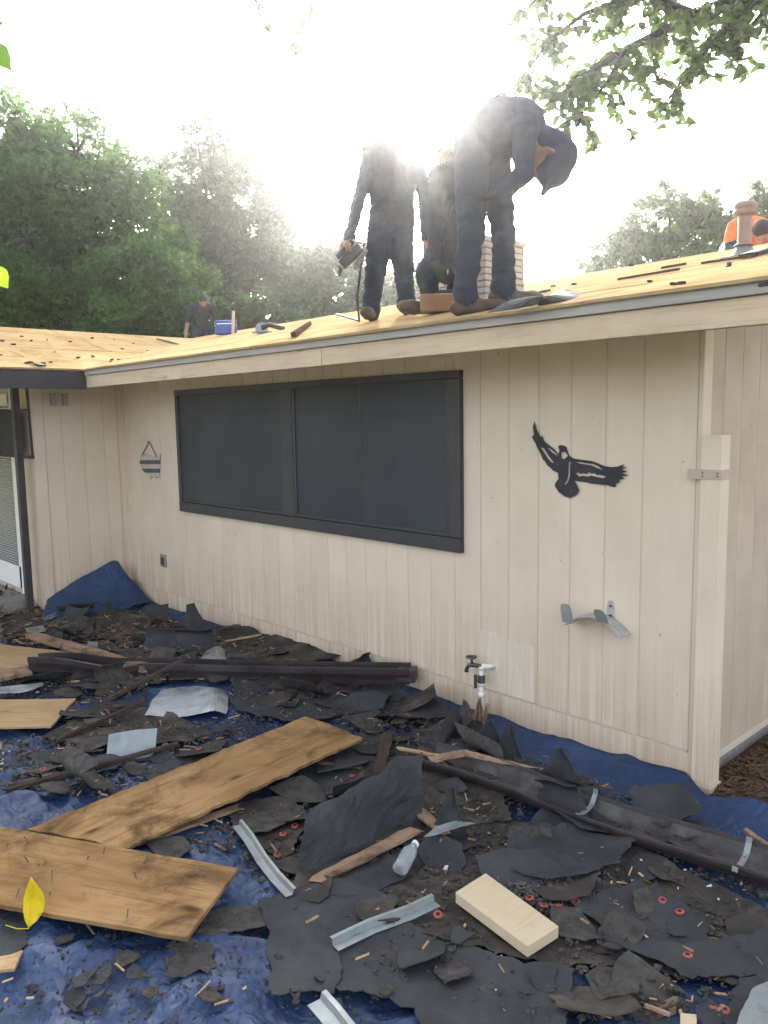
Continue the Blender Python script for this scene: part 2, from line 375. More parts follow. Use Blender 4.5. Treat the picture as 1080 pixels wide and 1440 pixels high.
def shell(v2, tris, fz, t):
    "lift a 2D triangulation with fz(x,y)->Vector and give it thickness t downward"
    ed = {}
    for f in tris:
        for i in range(len(f)): e = (f[i], f[(i+1) % len(f)]); ed[e] = 1
    top = [fz(v.x, v.y) for v in v2]; used = sorted({i for f in tris for i in f}); mp = {u: i for i, u in enumerate(used)}; n = len(used)
    nor = {u: Vector((0, 0, 0)) for u in used}
    for f in tris:
        k = (top[f[1]]-top[f[0]]).cross(top[f[2]]-top[f[0]])
        for i in f: nor[i] += k
    vs = [top[u] for u in used]+[top[u]-nor[u].normalized()*t for u in used]
    fs = [[mp[i] for i in f] for f in tris]+[[mp[i]+n for i in reversed(f)] for f in tris]
    for (a, b) in ed:
        if (b, a) not in ed: fs.append([mp[b], mp[a], mp[a]+n, mp[b]+n])
    return vs, fs

# ------------------------------------------------------------------ ground
def soil(x, y):
    return -.035 + .10*sm(.25, .55, x)*sm(-.30, .05, y)*(1-sm(3, 6, x)) + .008*noise.noise(Vector((x*3, y*3, 0)))
def axis(lo, hi, f0, f1, step):
    a = [f0+step*i for i in range(int((f1-f0)/step)+1)]; s = step; x = f1
    while x < hi: s *= 1.5; x = min(hi, x+s); a.append(x)
    s = step; x = f0; b = []
    while x > lo: s *= 1.5; x = max(lo, x-s); b.append(x)
    return b[::-1]+a
gx = axis(-160, 160, -6.5, 2.5, .09); gy = axis(-160, 160, -4.6, 2.0, .09)
b = MB(); b.add([(x, y, soil(x, y)) for y in gy for x in gx],
                [(j*len(gx)+i, j*len(gx)+i+1, (j+1)*len(gx)+i+1, (j+1)*len(gx)+i) for j in range(len(gy)-1) for i in range(len(gx)-1)])
def m_ground():
    m, nt, bs = base('yard_ground', 1, .1); v = coords(nt, (1, 1, 1), False)
    c1 = ramp(nt, nz(nt, v, 20, 7, .7), [(.25, (.03, .023, .018)), (.5, (.075, .055, .04)), (.75, (.14, .105, .075))])
    c2 = ramp(nt, nz(nt, v, 1.2, 7, .7), [(.3, (.10, .12, .045)), (.6, (.22, .19, .11)), (.8, (.32, .27, .19))])
    ln = nt.nodes.new('ShaderNodeVectorMath'); ln.operation = 'LENGTH'; nt.links.new(v, ln.inputs[0])
    c = mix(nt, ramp(nt, ln.outputs['Value'], [(0, (0, 0, 0)), (1, (0, 0, 0))]), c1, c2)
    mr = nt.nodes.new('ShaderNodeMapRange'); mr.inputs[1].default_value = 4.5; mr.inputs[2].default_value = 7.0; nt.links.new(ln.outputs['Value'], mr.inputs[0])
    nt.links.new(mr.outputs[0], c.node.inputs[0])
    nt.links.new(c, bs.inputs['Base Color']); bump(nt, bs, nz(nt, v, 40, 5), .8, .02); return m
M['ground'] = m_ground()
tag(b.build('ground', 'ground', smooth=True), kind='structure')

# mulch chips beside the end wall
b = MB(); rr = random.Random(3)
for i in range(2600):
    x = rr.uniform(.42, 2.1); y = rr.uniform(-.35, 2.3)
    if rr.random() < .35: x = rr.uniform(.42, 1.1); y = rr.uniform(-.2, 1.1)
    z = soil(x, y)+rr.uniform(.0, .012); a = rr.uniform(0, 6.28); L = rr.uniform(.008, .035); w = rr.uniform(.003, .009)
    d = Vector((math.cos(a), math.sin(a), rr.uniform(-.3, .3))).normalized(); n = Vector((-math.sin(a), math.cos(a), 0))
    b.obox((x, y, z), d*L, n*w, d.cross(n)*.003)
tag(b.build('mulch_chips', 'mulch'), 'dark bark mulch covering the soil beside the end wall', 'mulch', kind='stuff')

# ------------------------------------------------------------------ tarp
TP = [(-5.46, -.012), (.36, -.012), (.50, -.10), (.62, -.07), (.78, -.06), (1.05, -.20), (1.5, -.45), (2.6, -.8), (2.9, -4.4), (-5.9, -4.4), (-6.2, -1.55), (-5.6, -1.0), (-5.46, -.86)]
def inside(p, poly):
    c = False; n = len(poly)
    for i in range(n):
        a, b_ = poly[i], poly[(i+1) % n]
        if (a[1] > p[1]) != (b_[1] > p[1]) and p[0] < (b_[0]-a[0])*(p[1]-a[1])/(b_[1]-a[1])+a[0]: c = not c
    return c
def tarp_z(x, y):
    v = Vector((x, y, 0))
    rg = lambda s, o: 1-abs(noise.noise(v*s+Vector((o, o*2, o*3))))*2.2
    w = .020*max(0, rg(2.3, 1.7))**2+.013*max(0, rg(4.6, 9.1))**3+.006*max(0, rg(10, 4.4))**3
    w *= .6+.9*noise.noise(v*.9+Vector((3, 1, 0)))**2+1.5*sm(-1.5, -2.3, y)
    z = H(x, y)-.028+w
    z += .02*math.sin(9*y+2*x)*sm(-.75, -.35, y)*sm(-.9, -.3, x)                # folds along the wall
    if x > .35 and y > -.3: z = max(z, soil(x, y)+.012)
    return z
def tarp_pt(x, y): return Vector((x, y, tarp_z(x, y)))
v2, tr = plate(TP, 0, seg=.04, jag=.006, grid=.032, seed=2)
vs_, fs_ = shell(v2, tr, tarp_pt, .0015)
tarp = thing('blue_tarp', 'large crinkled blue plastic tarp spread along the foot of the house wall', 'tarp', (-1.5, -1.8, 0))
b = MB(); b.add(vs_, fs_); b.build('sheet', 'tarp', tarp, True)
# the corner of the tarp that is thrown up against the wing wall
def cloth_patch(name, rows, mat, parent, t=.002, sub=7, amp=.01, seed=0, smooth=True):
    "a sheet through a net of points (Catmull-Rom in both directions)"
    rows = [[Vector(p) for p in r_] for r_ in rows]
    def cr(p, u):
        n = len(p)-1; x = u*n; i = min(int(x), n-1); f = x-i
        p0, p1, p2, p3 = p[max(i-1, 0)], p[i], p[i+1], p[min(i+2, n)]
        return .5*((2*p1)+(p2-p0)*f+(2*p0-5*p1+4*p2-p3)*f*f+(-p0+3*p1-3*p2+p3)*f**3)
    nu = (len(rows[0])-1)*sub; nv = (len(rows)-1)*sub; g = []
    for j in range(nv+1):
        line = [cr([cr(r_, i/nu) for r_ in rows], j/nv) for i in range(nu+1)]
        g.append([p+Vector((noise.noise(p*7+Vector((seed, 0, 0))), noise.noise(p*7+Vector((0, seed, 5))), noise.noise(p*6+Vector((9, 0, seed)))))*amp
                  + Vector((noise.noise(p*23), noise.noise(p*23+Vector((5, 5, 5))), noise.noise(p*23+Vector((2, 7, 1)))))*amp*.35 for p in line])
    W = nu+1; vs = [p for l in g for p in l]; fs = [(j*W+i, j*W+i+1, (j+1)*W+i+1, (j+1)*W+i) for j in range(nv) for i in range(nu)]
    b = MB(); b.add(vs, fs); o = b.build(name, mat, parent, smooth, org=(wloc(parent) if parent else vs[len(vs)//2]))
    md = o.modifiers.new('thick', 'SOLIDIFY'); md.thickness = t; md.offset = 0
    return o
pk = on_axis(163, 788, 0, -5.42)
cloth_patch('raised_corner', [
    [(-5.50, -.86, .16), (-5.47, -.62, .30), (-5.46, -.42, .37), (pk.x, pk.y-.02, pk.z), (-5.40, pk.y+.03, pk.z-.03)],
    [(-5.42, -.93, .10), (-5.40, -.70, .22), (-5.40, -.45, .30), (-5.36, pk.y-.02, .34), (-5.30, pk.y+.12, .22)],
    [(-5.30, -1.0, .06), (-5.28, -.75, .13), (-5.28, -.5, .17), (-5.25, -.2, .18), (-5.22, -.06, .13)],
    [(-5.15, -1.05, .03), (-5.12, -.8, .045), (-5.10, -.55, .05), (-5.05, -.3, .055), (-5.05, -.05, .07)]], 'tarp', tarp, .003, 9, .014, 3)

# ------------------------------------------------------------------ house
house = thing('house', 'single storey house with cream vertical board siding and bare roof sheathing', 'house')
Z_F0, Z_F1, Z_T = 2.118, 2.222, 2.282            # fascia bottom, fascia top, trim top
OV, MS = .60, .2245                                # overhang, roof slope
YR = 3.2; ZR = Z_T+MS*(YR+OV+.02); XW = -4.94; XRW = -7.8
XE, XC = .3675, -5.53
def rz(y): return Z_T+MS*(y+OV+.02)
# core masses (solid building behind the cladding)
b = MB(); b.box((XC-3.5, .02, -.05), (XE-.02, 6.6, 2.2)); core = b.build('wall_core', 'gap', house)
b = MB(); b.add([(XE-.02, .02, 2.2), (XE-.02, YR, ZR-.09), (XE-.02, 6.6, 2.2), (XE-.06, .02, 2.2), (XE-.06, YR, ZR-.09), (XE-.06, 6.6, 2.2)],
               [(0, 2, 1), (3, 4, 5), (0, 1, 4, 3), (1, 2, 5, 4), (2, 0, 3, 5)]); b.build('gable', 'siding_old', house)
b = MB(); b.box((-9.5, -.88, -.05), (XC-.02, .02, 2.2)); b.build('wing_core', 'gap', house)
# front wall: boards between the grooves
front = link('front_wall', MB().box((XC, -.0028, .19), (XE-.01, .03, 2.19)).mesh('front_wall', 'gap'), house)
S = .2032; X0 = -3.5621; GAP = .006; ZG = .1938
WL, WR, WT, WB = -4.4161, -1.0498, 2.0792, 1.0031
meshes = {}
def board_mesh(w, z0, z1, mat):
    k = (round(w, 3), round(z0, 3), round(z1, 3), mat)
    if k not in meshes:
        m_ = MB().box((0, -.006, z0), (w, .010, z1)).mesh('siding_board', mat); meshes[k] = m_
    return meshes[k]
xs = [X0+S*k for k in range(-10, 20)]
xs = [x for x in xs if XC+.06 < x < XE-.05]; xs = [XC+.035]+xs+[XE-.085, XE-.002]
for a, c in zip(xs[:-1], xs[1:]):
    lo, hi = a+GAP/2, c-GAP/2; full = [(ZG+.006, 2.185)]; cut = [(ZG+.006, WB+.02), (WT-.02, 2.185)]; e = .02
    parts = []
    for s0, s1, sp in ((lo, min(hi, WL+e), full), (max(lo, WL+e), min(hi, WR-e), cut), (max(lo, WR-e), hi, full)):
        if s1-s0 > .004: parts += [(s0, s1, z0, z1) for z0, z1 in sp]
    dy = rng.uniform(-.0007, .0007)
    for s0, s1, z0, z1 in parts:
        o = link('siding_board', board_mesh(s1-s0, z0, z1, 'siding'), front, (s0, dy, 0))
        if len(parts) < 3: bevel(o, .003, 1)
# patch panel by the tap with heavier grain
pa = MB(); pa.box((-.925, -.0085, .205), (-.735, 0, .552)); pb_ = MB(); pb_.box((-.722, -.0080, .205), (-.535, 0, .535))
M['patch'] = mottled('patch_board', (.60, .51, .395), (.68, .585, .465), scale=3, bs=.9, bd=.012, bscale=7, stretch=(7, 7, 1.2), rough=.75)
bevel(pa.build('patch_panel', 'patch', front), .002); bevel(pb_.build('patch_panel', 'patch', front), .002)
b = MB(); b.box((XC+.03, -.002, -.05), (XE-.002, .012, ZG-.005)); sk = bevel(b.build('skirt_board', 'siding', house), .003)
b = MB(); b.box((XE-.002, -.010, .02), (XE+.022, .075, 2.19)); bevel(b.build('corner_trim', 'siding', house), .003)
b = MB(); b.box((XC, -.014, .02), (XC+.032, 0.0, 2.19)); b.box((XC-.005, -.06, .02), (XC+.012, -.014, 2.19)); bevel(b.build('inside_corner_trim', 'siding', house), .003)
# end wall (faces +X)
end = link('end_wall', MB().box((XE-.03, .076, .06), (XE+.0025, 6.5, 2.2)).mesh('end_wall', 'gap'), house)
k = 0; y = .08
while y < 4.4:
    w = S if k else .16
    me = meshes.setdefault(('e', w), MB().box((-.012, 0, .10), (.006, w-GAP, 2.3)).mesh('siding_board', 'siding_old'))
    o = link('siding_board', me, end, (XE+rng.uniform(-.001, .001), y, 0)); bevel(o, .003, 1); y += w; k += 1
b = MB(); b.box((XE-.02, .078, -.02), (XE-.002, 6.5, .094)); b.build('foundation_edge', 'mortar', house)
# wing walls: the part facing the main wall and the part with the door
YC = -.885
wing = link('wing_wall', MB().box((XC-.03, YC+.015, .1), (XC+.0025, -.015, 2.2)).mesh('wing_wall', 'gap'), house)
yy = [-.785, -.62, -.415, -.212, -.075]
for a, c in zip(yy[:-1], yy[1:]):
    me = MB().box((-.01, 0, .1), (.006, c-a-GAP, 2.18)).mesh('siding_board', 'siding'); bevel(link('siding_board', me, wing, (XC, a+GAP/2, 0)), .003, 1)
b = MB(); b.box((XC-.008, YC, .05), (XC+.014, -.787, 2.2)); bevel(b.build('wing_corner_trim', 'siding', house), .003)
b = MB(); b.box((-6.02, YC-.004, .05), (XC-.009, YC+.018, 2.2)); b.build('porch_wall', 'siding', house)
b = MB(); b.box((XC-.004, -.86, .02), (XC+.008, -.02, .098)); b.build('wing_skirt_board', 'siding', house)
for dy in (0, .12):                                    # two small grey boxes under the eave of the wing wall
    p = on_axis(73+dy*140, 562, 0, XC)
    b = MB(); b.box((XC+.005, p.y-.025, 1.97), (XC+.05, p.y+.025, 2.09)); bevel(b.build('wall_bracket', 'drip', house), .004)
# door behind the porch post
door = thing('door', None, None); door.parent = house
b = MB(); dx0, dx1 = -6.95, -6.03
for q in ((dx0, .18, dx0+.10, 2.1), (dx1-.10, .18, dx1, 2.1), (dx0, .18, dx1, .40), (dx0, 2.0, dx1, 2.1)): b.box((q[0], YC-.012, q[1]), (q[2], YC+.012, q[3]))
for q in ((dx0-.09, .14, dx0-.004, 2.19), (dx1+.004, .14, dx1+.05, 2.19)): b.box((q[0], YC-.03, q[1]), (q[2], YC+.01, q[3]))
b.build('door_frame', 'white', door)
b = MB(); b.box((dx0+.09, YC-.002, .39), (dx1-.09, YC+.003, 2.01)); b.build('pane', 'glass', door)
b = MB()
for i in range(62): z = .42+i*.0255; b.obox(((dx0+dx1)/2, YC+.002-.008, z), ((dx1-dx0)/2-.11, 0, 0), (0, .004, .006), (0, .0004, -.0004))
bl = b.build('blind', 'blind', door); bl['kind'] = 'stuff'
b = MB(); b.box((dx0-.2, YC-.35, .0), (dx1+.25, YC-.03, .13)); b.build('door_step', 'mortar', house)

# window
win = link('window', MB().box((WL+.03, -.010, WB+.03), (WR-.03, .010, WT-.02)).mesh('window', 'frame'), house)
def wbox(n, x0, z0, x1, z1, y0, y1, mat='frame', bv=.004):
    b = MB(); b.box((x0, y0, z0), (x1, y1, z1)); return bevel(b.build(n, mat, win), bv)
wbox('frame_rail', WL, WB, WR, WB+.085, -.040, .0); wbox('frame_rail', WL, WT-.045, WR, WT, -.040, .0)
wbox('frame_stile', WL, WB+.087, WL+.05, WT-.047, -.038, .0); wbox('frame_stile', WR-.085, WB+.087, WR, WT-.047, -.038, .0)
wbox('mullion', -2.83, WB+.087, -2.69, WT-.047, -.034, .0)
wbox('screen_rail', WL+.052, WB+.089, -2.832, WB+.112, -.030, -.012, bv=.002); wbox('screen_rail', -2.688, WB+.089, WR-.087, WB+.112, -.030, -.012, bv=.002)
wbox('screen_stile', WR-.118, WB+.114, WR-.087, WT-.049, -.030, -.012, bv=.002); wbox('screen_stile', -2.688, WB+.114, -2.662, WT-.049, -.030, -.012, bv=.002)
wbox('meeting_stile', -1.955, WB+.114, -1.938, WT-.049, -.0222, -.012, bv=.001)
for x0, x1 in ((WL+.052, -2.832), (-2.660, -1.957), (-1.936, WR-.120)):
    wbox('screen', x0, WB+.1125, x1, WT-.0475, -.021, -.011, 'screen', 0)

# eave: fascia, drip trim, soffit
def eave_run(name, x0, x1, mat, y0, y1, z0, z1):
    b = MB(); b.box((x0, y0, z0), (x1, y1, z1)); return bevel(b.build(name, mat, house), .003)
eave_run('fascia', XW+.004, -1.62, 'fascia', -OV, -OV+.036, Z_F0, Z_F1); eave_run('fascia', -1.615, .98, 'fascia', -OV, -OV+.036, Z_F0+.002, Z_F1)
eave_run('drip_trim', XW+.004, -1.085, 'drip', -OV-.018, -OV+.036, Z_F1+.002, Z_T-.012); eave_run('drip_trim', -1.083, .985, 'drip', -OV-.020, -OV+.036, Z_F1+.002, Z_T)
b = MB(); b.box((XC, -OV+.038, Z_F1-.03), (.95, .01, Z_F1-.015)); b.build('soffit', 'soffit', house)
# wing eave (dark fascia running towards the viewer)
b = MB(); b.box((XW-.036, -4.6, 2.105), (XW, -OV-.004, 2.262)); bevel(b.build('wing_fascia', 'darkfascia', house), .003)
b = MB(); b.box((-9.4, -4.6, 2.185), (XW-.038, -OV+.03, 2.2)); b.build('porch_ceiling', 'soffit', house)

# roof deck + sheathing panels
roof = link('roof', MB().add([(XW, -OV-.02, Z_T-.02), (.98, -OV-.02, Z_T-.02), (.98, YR, ZR-.02), (-10.5, YR, ZR-.02), (-10.5, 2.3, rz(2.3)-.02), (XRW, -OV-.02+(XW-XRW), rz(-OV-.02+(XW-XRW))-.02)],
            [(0, 1, 2, 3, 4, 5)]).add([(.98, YR, ZR-.02), (-10.5, YR, ZR-.02), (-10.5, 7.4, 2.2), (.98, 7.4, 2.2)], [(0, 3, 2, 1)])
            .add([(XW, -OV-.02, Z_T-.02), (XRW, -OV-.02+(XW-XRW), Z_T+MS*(XW-XRW)-.02), (XRW, -4.7, Z_T+MS*(XW-XRW)-.02), (XW, -4.7, Z_T-.02)], [(0, 1, 2, 3)])
            .add([(XRW, -4.7, Z_T+MS*(XW-XRW)-.02), (XRW, 2.26, Z_T+MS*(XW-XRW)-.02), (-10.6, 2.26, 2.28), (-10.6, -4.7, 2.28)], [(0, 1, 2, 3)]).mesh('roof', 'gap'), house)
md = roof.modifiers.new('thick', 'SOLIDIFY'); md.thickness = .03; md.offset = -1
Vx = XRW; VY = -OV-.02+(XW-XRW)
main_poly = [(XW, -OV-.045), (.985, -OV-.045), (.985, YR), (-9.5, YR), (-9.5, VY), (Vx, VY)]
wing_poly = [(XW+.02, -OV-.02), (Vx, VY), (Vx, -4.7), (XW+.02, -4.7)]
def panel(poly, zf, t=.014, lift=0, mat='sheath'):
    if len(poly) < 3: return
    cx = sum(p[0] for p in poly)/len(poly); cy = sum(p[1] for p in poly)/len(poly)
    q = [(cx+(p[0]-cx)*.998, cy+(p[1]-cy)*.997) for p in poly]
    n = len(q); vs = [(x, y, zf(x, y)+lift) for x, y in q]+[(x, y, zf(x, y)-t+lift) for x, y in q]
    fs = [tuple(range(n)), tuple(range(2*n-1, n-1, -1))]+[(i, (i+1) % n, (i+1) % n+n, i+n) for i in range(n)]
    fs = [f[::-1] if i >= 2 else f for i, f in enumerate(fs)]
    c = (cx, cy, zf(cx, cy)); b = MB(); b.add(vs, fs); return b.build('sheathing_panel', mat, roof, org=c)
PWm = .61*.976
r_ = 0; y = -OV-.045
while y < YR:
    x = -9.6-(r_ % 2)*1.22
    while x < 1:
        pl = clip(main_poly, (x+.002, y+.002, x+2.436, min(y+PWm, YR)-.004))
        panel(pl, lambda a, c: rz(c), lift=rng.uniform(0, .004)); x += 2.44
    y += PWm; r_ += 1
x = XW+.02; r_ = 0
while x > XRW:
    y = -4.7-(r_ % 2)*1.1
    while y < 3:
        pl = clip(wing_poly, (max(x-PWm, XRW)+.004, y+.002, x-.002, y+2.436))
        panel(pl, lambda a, c: Z_T+MS*(XW-a), lift=rng.uniform(0, .004), mat='sheath_w'); y += 2.44
    x -= PWm; r_ += 1
# lifted slivers of old sheathing / felt strips left on the roof
def roof_pt(px, py): return plane_hit(px, py, (0, -MS, 1), Z_T+MS*(OV+.02)+.01)
def wing_pt(px, py): return plane_hit(px, py, (MS, 0, 1), Z_T+MS*XW+.01)
def strip_on(name, pts, w, mat, label, cat, group=None, n=Vector((0, -MS, 1)), h=.012):
    n = n.normalized(); o = None; b = MB()
    for a, c in zip(pts[:-1], pts[1:]):
        d = (c-a); s_ = d.cross(n).normalized(); b.obox((a+c)/2+n*h*.5, d/2, s_*w/2, n*h*.5)
    return tag(b.build(name, mat, org=pts[0]), label, cat, group)
strip_on('felt_strip', [wing_pt(222, 477), wing_pt(250, 484), wing_pt(278, 491)], .05, 'felt', 'narrow black felt strip lying across the wing roof near the valley', 'felt strip', n=Vector((MS, 0, 1)))
strip_on('felt_strip', [wing_pt(50, 511), wing_pt(60, 515)], .06, 'felt', 'small black felt strip at the edge of the wing roof', 'felt strip', n=Vector((MS, 0, 1)))
strip_on('pry_stick', [roof_pt(414, 469.5), roof_pt(417, 468.5)], .03, 'lath_dark', 'thin dark stick lying down the slope of the main roof', 'stick', h=.02) if False else None
for a, c, w in (((930, 378), (965, 372), .10), ((870, 394), (955, 380), .05), ((990, 371), (1060, 361), .05), ((760, 412), (772, 410), .08)):
    strip_on('sheathing_splinter', [roof_pt(*a), roof_pt(*c)], w, 'lath_dark', 'dark sliver of old shingle left on the bare roof sheathing', 'shingle sliver', 'slivers left on the roof sheathing', h=.012)
rn = random.Random(5); bmesh_nail = MB().box((-.012, -.008, 0), (.012, .008, .012)).mesh('roof_crumb', 'shingle')
for i in range(34):
    if i < 26: p = wing_pt(rn.uniform(0, 210), rn.uniform(470, 512))
    else: p = roof_pt(rn.uniform(760, 1075), rn.uniform(368, 405))
    o = link('roof_crumb', bmesh_nail, None, p-Vector((0, 0, .006)), (0, 0, rn.uniform(0, 3))); s_ = rn.uniform(.5, 1.3); o.scale = (s_*1.5, s_, s_)
    tag(o, 'small dark crumb of old shingle stuck on the bare wing roof' if i < 26 else 'small dark crumb of old shingle on the main roof below the vent', 'shingle crumb', 'crumbs on the wing roof' if i < 26 else 'crumbs on the main roof')

# chimney of thin bricks
CD = .42; chx1 = on_axis(739, 430, 1, .55+CD).x; chx0 = on_axis(607, 430, 1, .55).x
chim = thing('chimney', None, None, (chx1, .55, rz(.55))); chim.parent = house; chim.location = (chx1, .55, rz(.55))
ztop = on_axis(739, 340, 1, .55+CD).z; zb = rz(.55)-.02
core_ = MB(); core_.box((chx0+.009, .559, zb), (chx1-.009, .55+CD-.009, ztop-.02)); core_.build('mortar_core', 'mortar', chim)
course = (ztop-zb)/11; bl_ = .185
def brick_me(w, d, h): return meshes.setdefault(('b', round(w, 3), round(d, 3), round(h, 3)), MB().box((0, 0, 0), (w, d, h)).mesh('brick', 'brick'))
nb = int(round((chx1-chx0)/bl_)); bl_ = (chx1-chx0)/nb; cz = Vector(chim.location)
for i in range(11):
    z = zb+i*course; top_ = i >= 10; e = .02 if top_ else 0
    for k in range(nb+1):
        x0 = chx0+(k-(.5 if i % 2 else 0))*bl_; x1 = min(x0+bl_, chx1); x0 = max(x0, chx0)
        if x1-x0 < .03: continue
        o = link('brick', brick_me(x1-x0-.010+(e if k == nb else 0), .09+e, course-.010), chim, Vector((x0+.005, .55-e+rng.uniform(-.001, .001), z))-cz); bevel(o, .003, 1)
    yk = .645
    while yk < .55+CD-.02:
        d = min(.2 if (i % 2) == 0 or yk > .66 else .1, .55+CD-yk)
        o = link('brick', brick_me(.09+e, d-.010, course-.010), chim, Vector((chx1-.09+rng.uniform(-.002, .002), yk, z))-cz); bevel(o, .003, 1); yk += d

# vent pipe with collar and cone flashing
vp = roof_pt(1046, 356); vz = vp.z; sc_ = (Vector((vp.x, vp.y, vp.z))-CAM).dot(FW)/FPX
vent = thing('roof_vent', None, None, vp); vent.parent = house; vent.location = vp
MB().lathe([(9*sc_, -4*sc_), (9*sc_, 58*sc_)], vp, 20).build('pipe', 'vent', vent, True)
MB().lathe([(9*sc_, 51*sc_), (15*sc_, 52*sc_), (16.5*sc_, 56*sc_), (13*sc_, 59*sc_), (13*sc_, 60*sc_), (15.5*sc_, 62*sc_), (15*sc_, 66*sc_), (12*sc_, 69*sc_), (0.01, 70*sc_)], vp, 24).build('cap', 'vent', vent, True)
MB().lathe([(9.2*sc_, 14*sc_), (13.5*sc_, 11*sc_), (13.5*sc_, 9.5*sc_), (9.3*sc_, 9*sc_)], vp, 24).build('storm_collar', 'vent', vent, True)
MB().lathe([(9.6*sc_, 10*sc_), (12*sc_, 6*sc_), (16*sc_, -1*sc_), (17*sc_, -5*sc_)], vp, 24).build('flashing_cone', 'lead', vent, True)
b = MB(); nn_ = Vector((0, -MS, 1)).normalized(); b.obox(vp+nn_*.004-Vector((0, 0, .008)), (24*sc_, 0, 0), Vector((0, 1, MS)).normalized()*22*sc_, nn_*.004); b.build('flashing_plate', 'lead', vent)
a1, a2 = roof_pt(1052, 361), roof_pt(1080, 352)
strip_on('felt_strip', [a1, a2], .10, 'felt', 'curled grey felt strip lying beside the roof vent', 'felt strip', h=.02)

# ------------------------------------------------------------------ things fixed on the wall
def wall_plate(px_list, org, s): return [(org[0]+x/s, org[1]+y/s) for x, y in px_list]
def wall_cut(name, outline, holes, mat, y=-.016, t=.003):
    to = lambda l: [(WALL(a, c, y).x, WALL(a, c, y).z) for a, c in l]
    v2, tr = plate(to(outline), 0, [to(h) for h in holes])
    vs, fs = shell(v2, tr, lambda a, c: Vector((a, y, c)), t)
    return vs, fs
ea = wall_plate([(170,70),(183,125),(205,168),(222,192),(228,175),(240,215),(275,245),(320,280),(352,322),(360,290),(350,258),(362,248),(395,252),(412,265),(420,300),(435,330),(465,350),(520,358),(600,368),(650,385),(700,408),(750,415),(800,412),(850,392),(832,418),(868,412),(830,436),(872,446),(828,462),(888,478),(824,486),(852,503),(804,512),(820,530),(788,538),(782,568),(750,562),(720,550),(690,550),(650,543),(600,540),(550,528),(500,522),(468,518),(490,550),(508,590),(490,625),(440,650),(400,638),(355,605),(325,560),(330,535),(352,505),(350,460),(310,440),(290,418),(270,405),(250,370),(235,360),(215,310),(190,265),(182,240),(165,215),(150,182),(166,172),(158,110)], (720, 580), 5.4)
eh = [wall_plate(h, (720, 580), 5.4) for h in (
    [(372,302),(402,296),(424,330),(400,352),(374,350)],
    [(480,466),(505,452),(520,468),(545,458),(560,470),(585,450),(605,465),(632,458),(640,476),(665,472),(722,488),(690,498),(640,490),(600,480),(570,488),(540,480),(510,486)],
    [(470,378),(520,376),(570,386),(620,392),(660,412),(692,440),(650,424),(600,402),(530,391)],
    [(428,376),(446,370),(440,420),(440,480),(428,520),(408,550),(393,545),(414,515),(424,470),(426,420)],
    [(212,262),(242,272),(268,312),(288,342),(320,385),(298,380),(268,350),(248,315),(228,285)],
    [(262,262),(302,283),(348,326),(334,326),(298,302)], [(350,405),(340,398),(333,388),(352,398)])]
b = MB(); b.add(*wall_cut('eagle', ea, eh, 'blackmetal')); pc = WALL(800, 660, -.016)
for px in ((790, 655), (850, 662)): q = WALL(*px, 0); b.tube([q+Vector((0, .004, 0)), q+Vector((0, -.0165, 0))], .004, 6)
tag(b.build('eagle_wall_art', 'blackmetal', org=pc), 'black cut metal eagle with spread wings mounted on the cream siding', 'wall art')

# striped hanging plaque on twine
sg = thing('hanging_plaque', 'small striped grey and white plaque hung by twine near the inside corner', 'plaque', WALL(210, 672))
def zz(pts, mat, name, y): b = MB(); b.add(*wall_cut(name, wall_plate(pts, (150, 560), 5.4), [], mat, y, .010)); return b.build(name, mat, sg)
zz([(262,418),(300,424),(345,438),(385,450),(400,424),(410,430),(404,470),(252,470)], 'sign_white', 'board', -.018)
zz([(250,471),(402,471),(400,500),(252,500)], 'sign_grey', 'stripe', -.020)
zz([(258,501),(402,501),(402,534),(262,534)], 'sign_white', 'board', -.018)
zz([(264,535),(400,535),(398,566),(290,566)], 'sign_grey', 'stripe', -.020)
zz([(300,567),(398,567),(402,612),(388,606),(380,590),(368,608),(352,588),(330,612),(318,590)], 'sign_white', 'board', -.018)
b = MB()
for a, c in (((272,424),(323,330)), ((323,330),(380,448))):
    p, q = (WALL(*wall_plate([k], (150, 560), 5.4)[0], -.02) for k in (a, c)); b.tube([p, q], .005, 6)
q = WALL(*wall_plate([(323, 330)], (150, 560), 5.4)[0], 0); b.tube([q+Vector((0, .004, 0)), q+Vector((0, -.026, 0))], .004, 6)
b.build('twine', 'string', sg)

# outlet box
q = WALL(231.5, 788); ob = thing('outlet_box', 'small grey weatherproof outlet cover low on the cream siding', 'outlet', q)
bevel(MB().box((q.x-.055, -.022, q.z-.06), (q.x+.055, .002, q.z+.06)).build('cover', 'lead', ob), .006)
MB().box((q.x-.02, -.027, q.z-.035), (q.x+.024, -.0215, q.z+.03)).build('socket', 'blackmetal', ob)

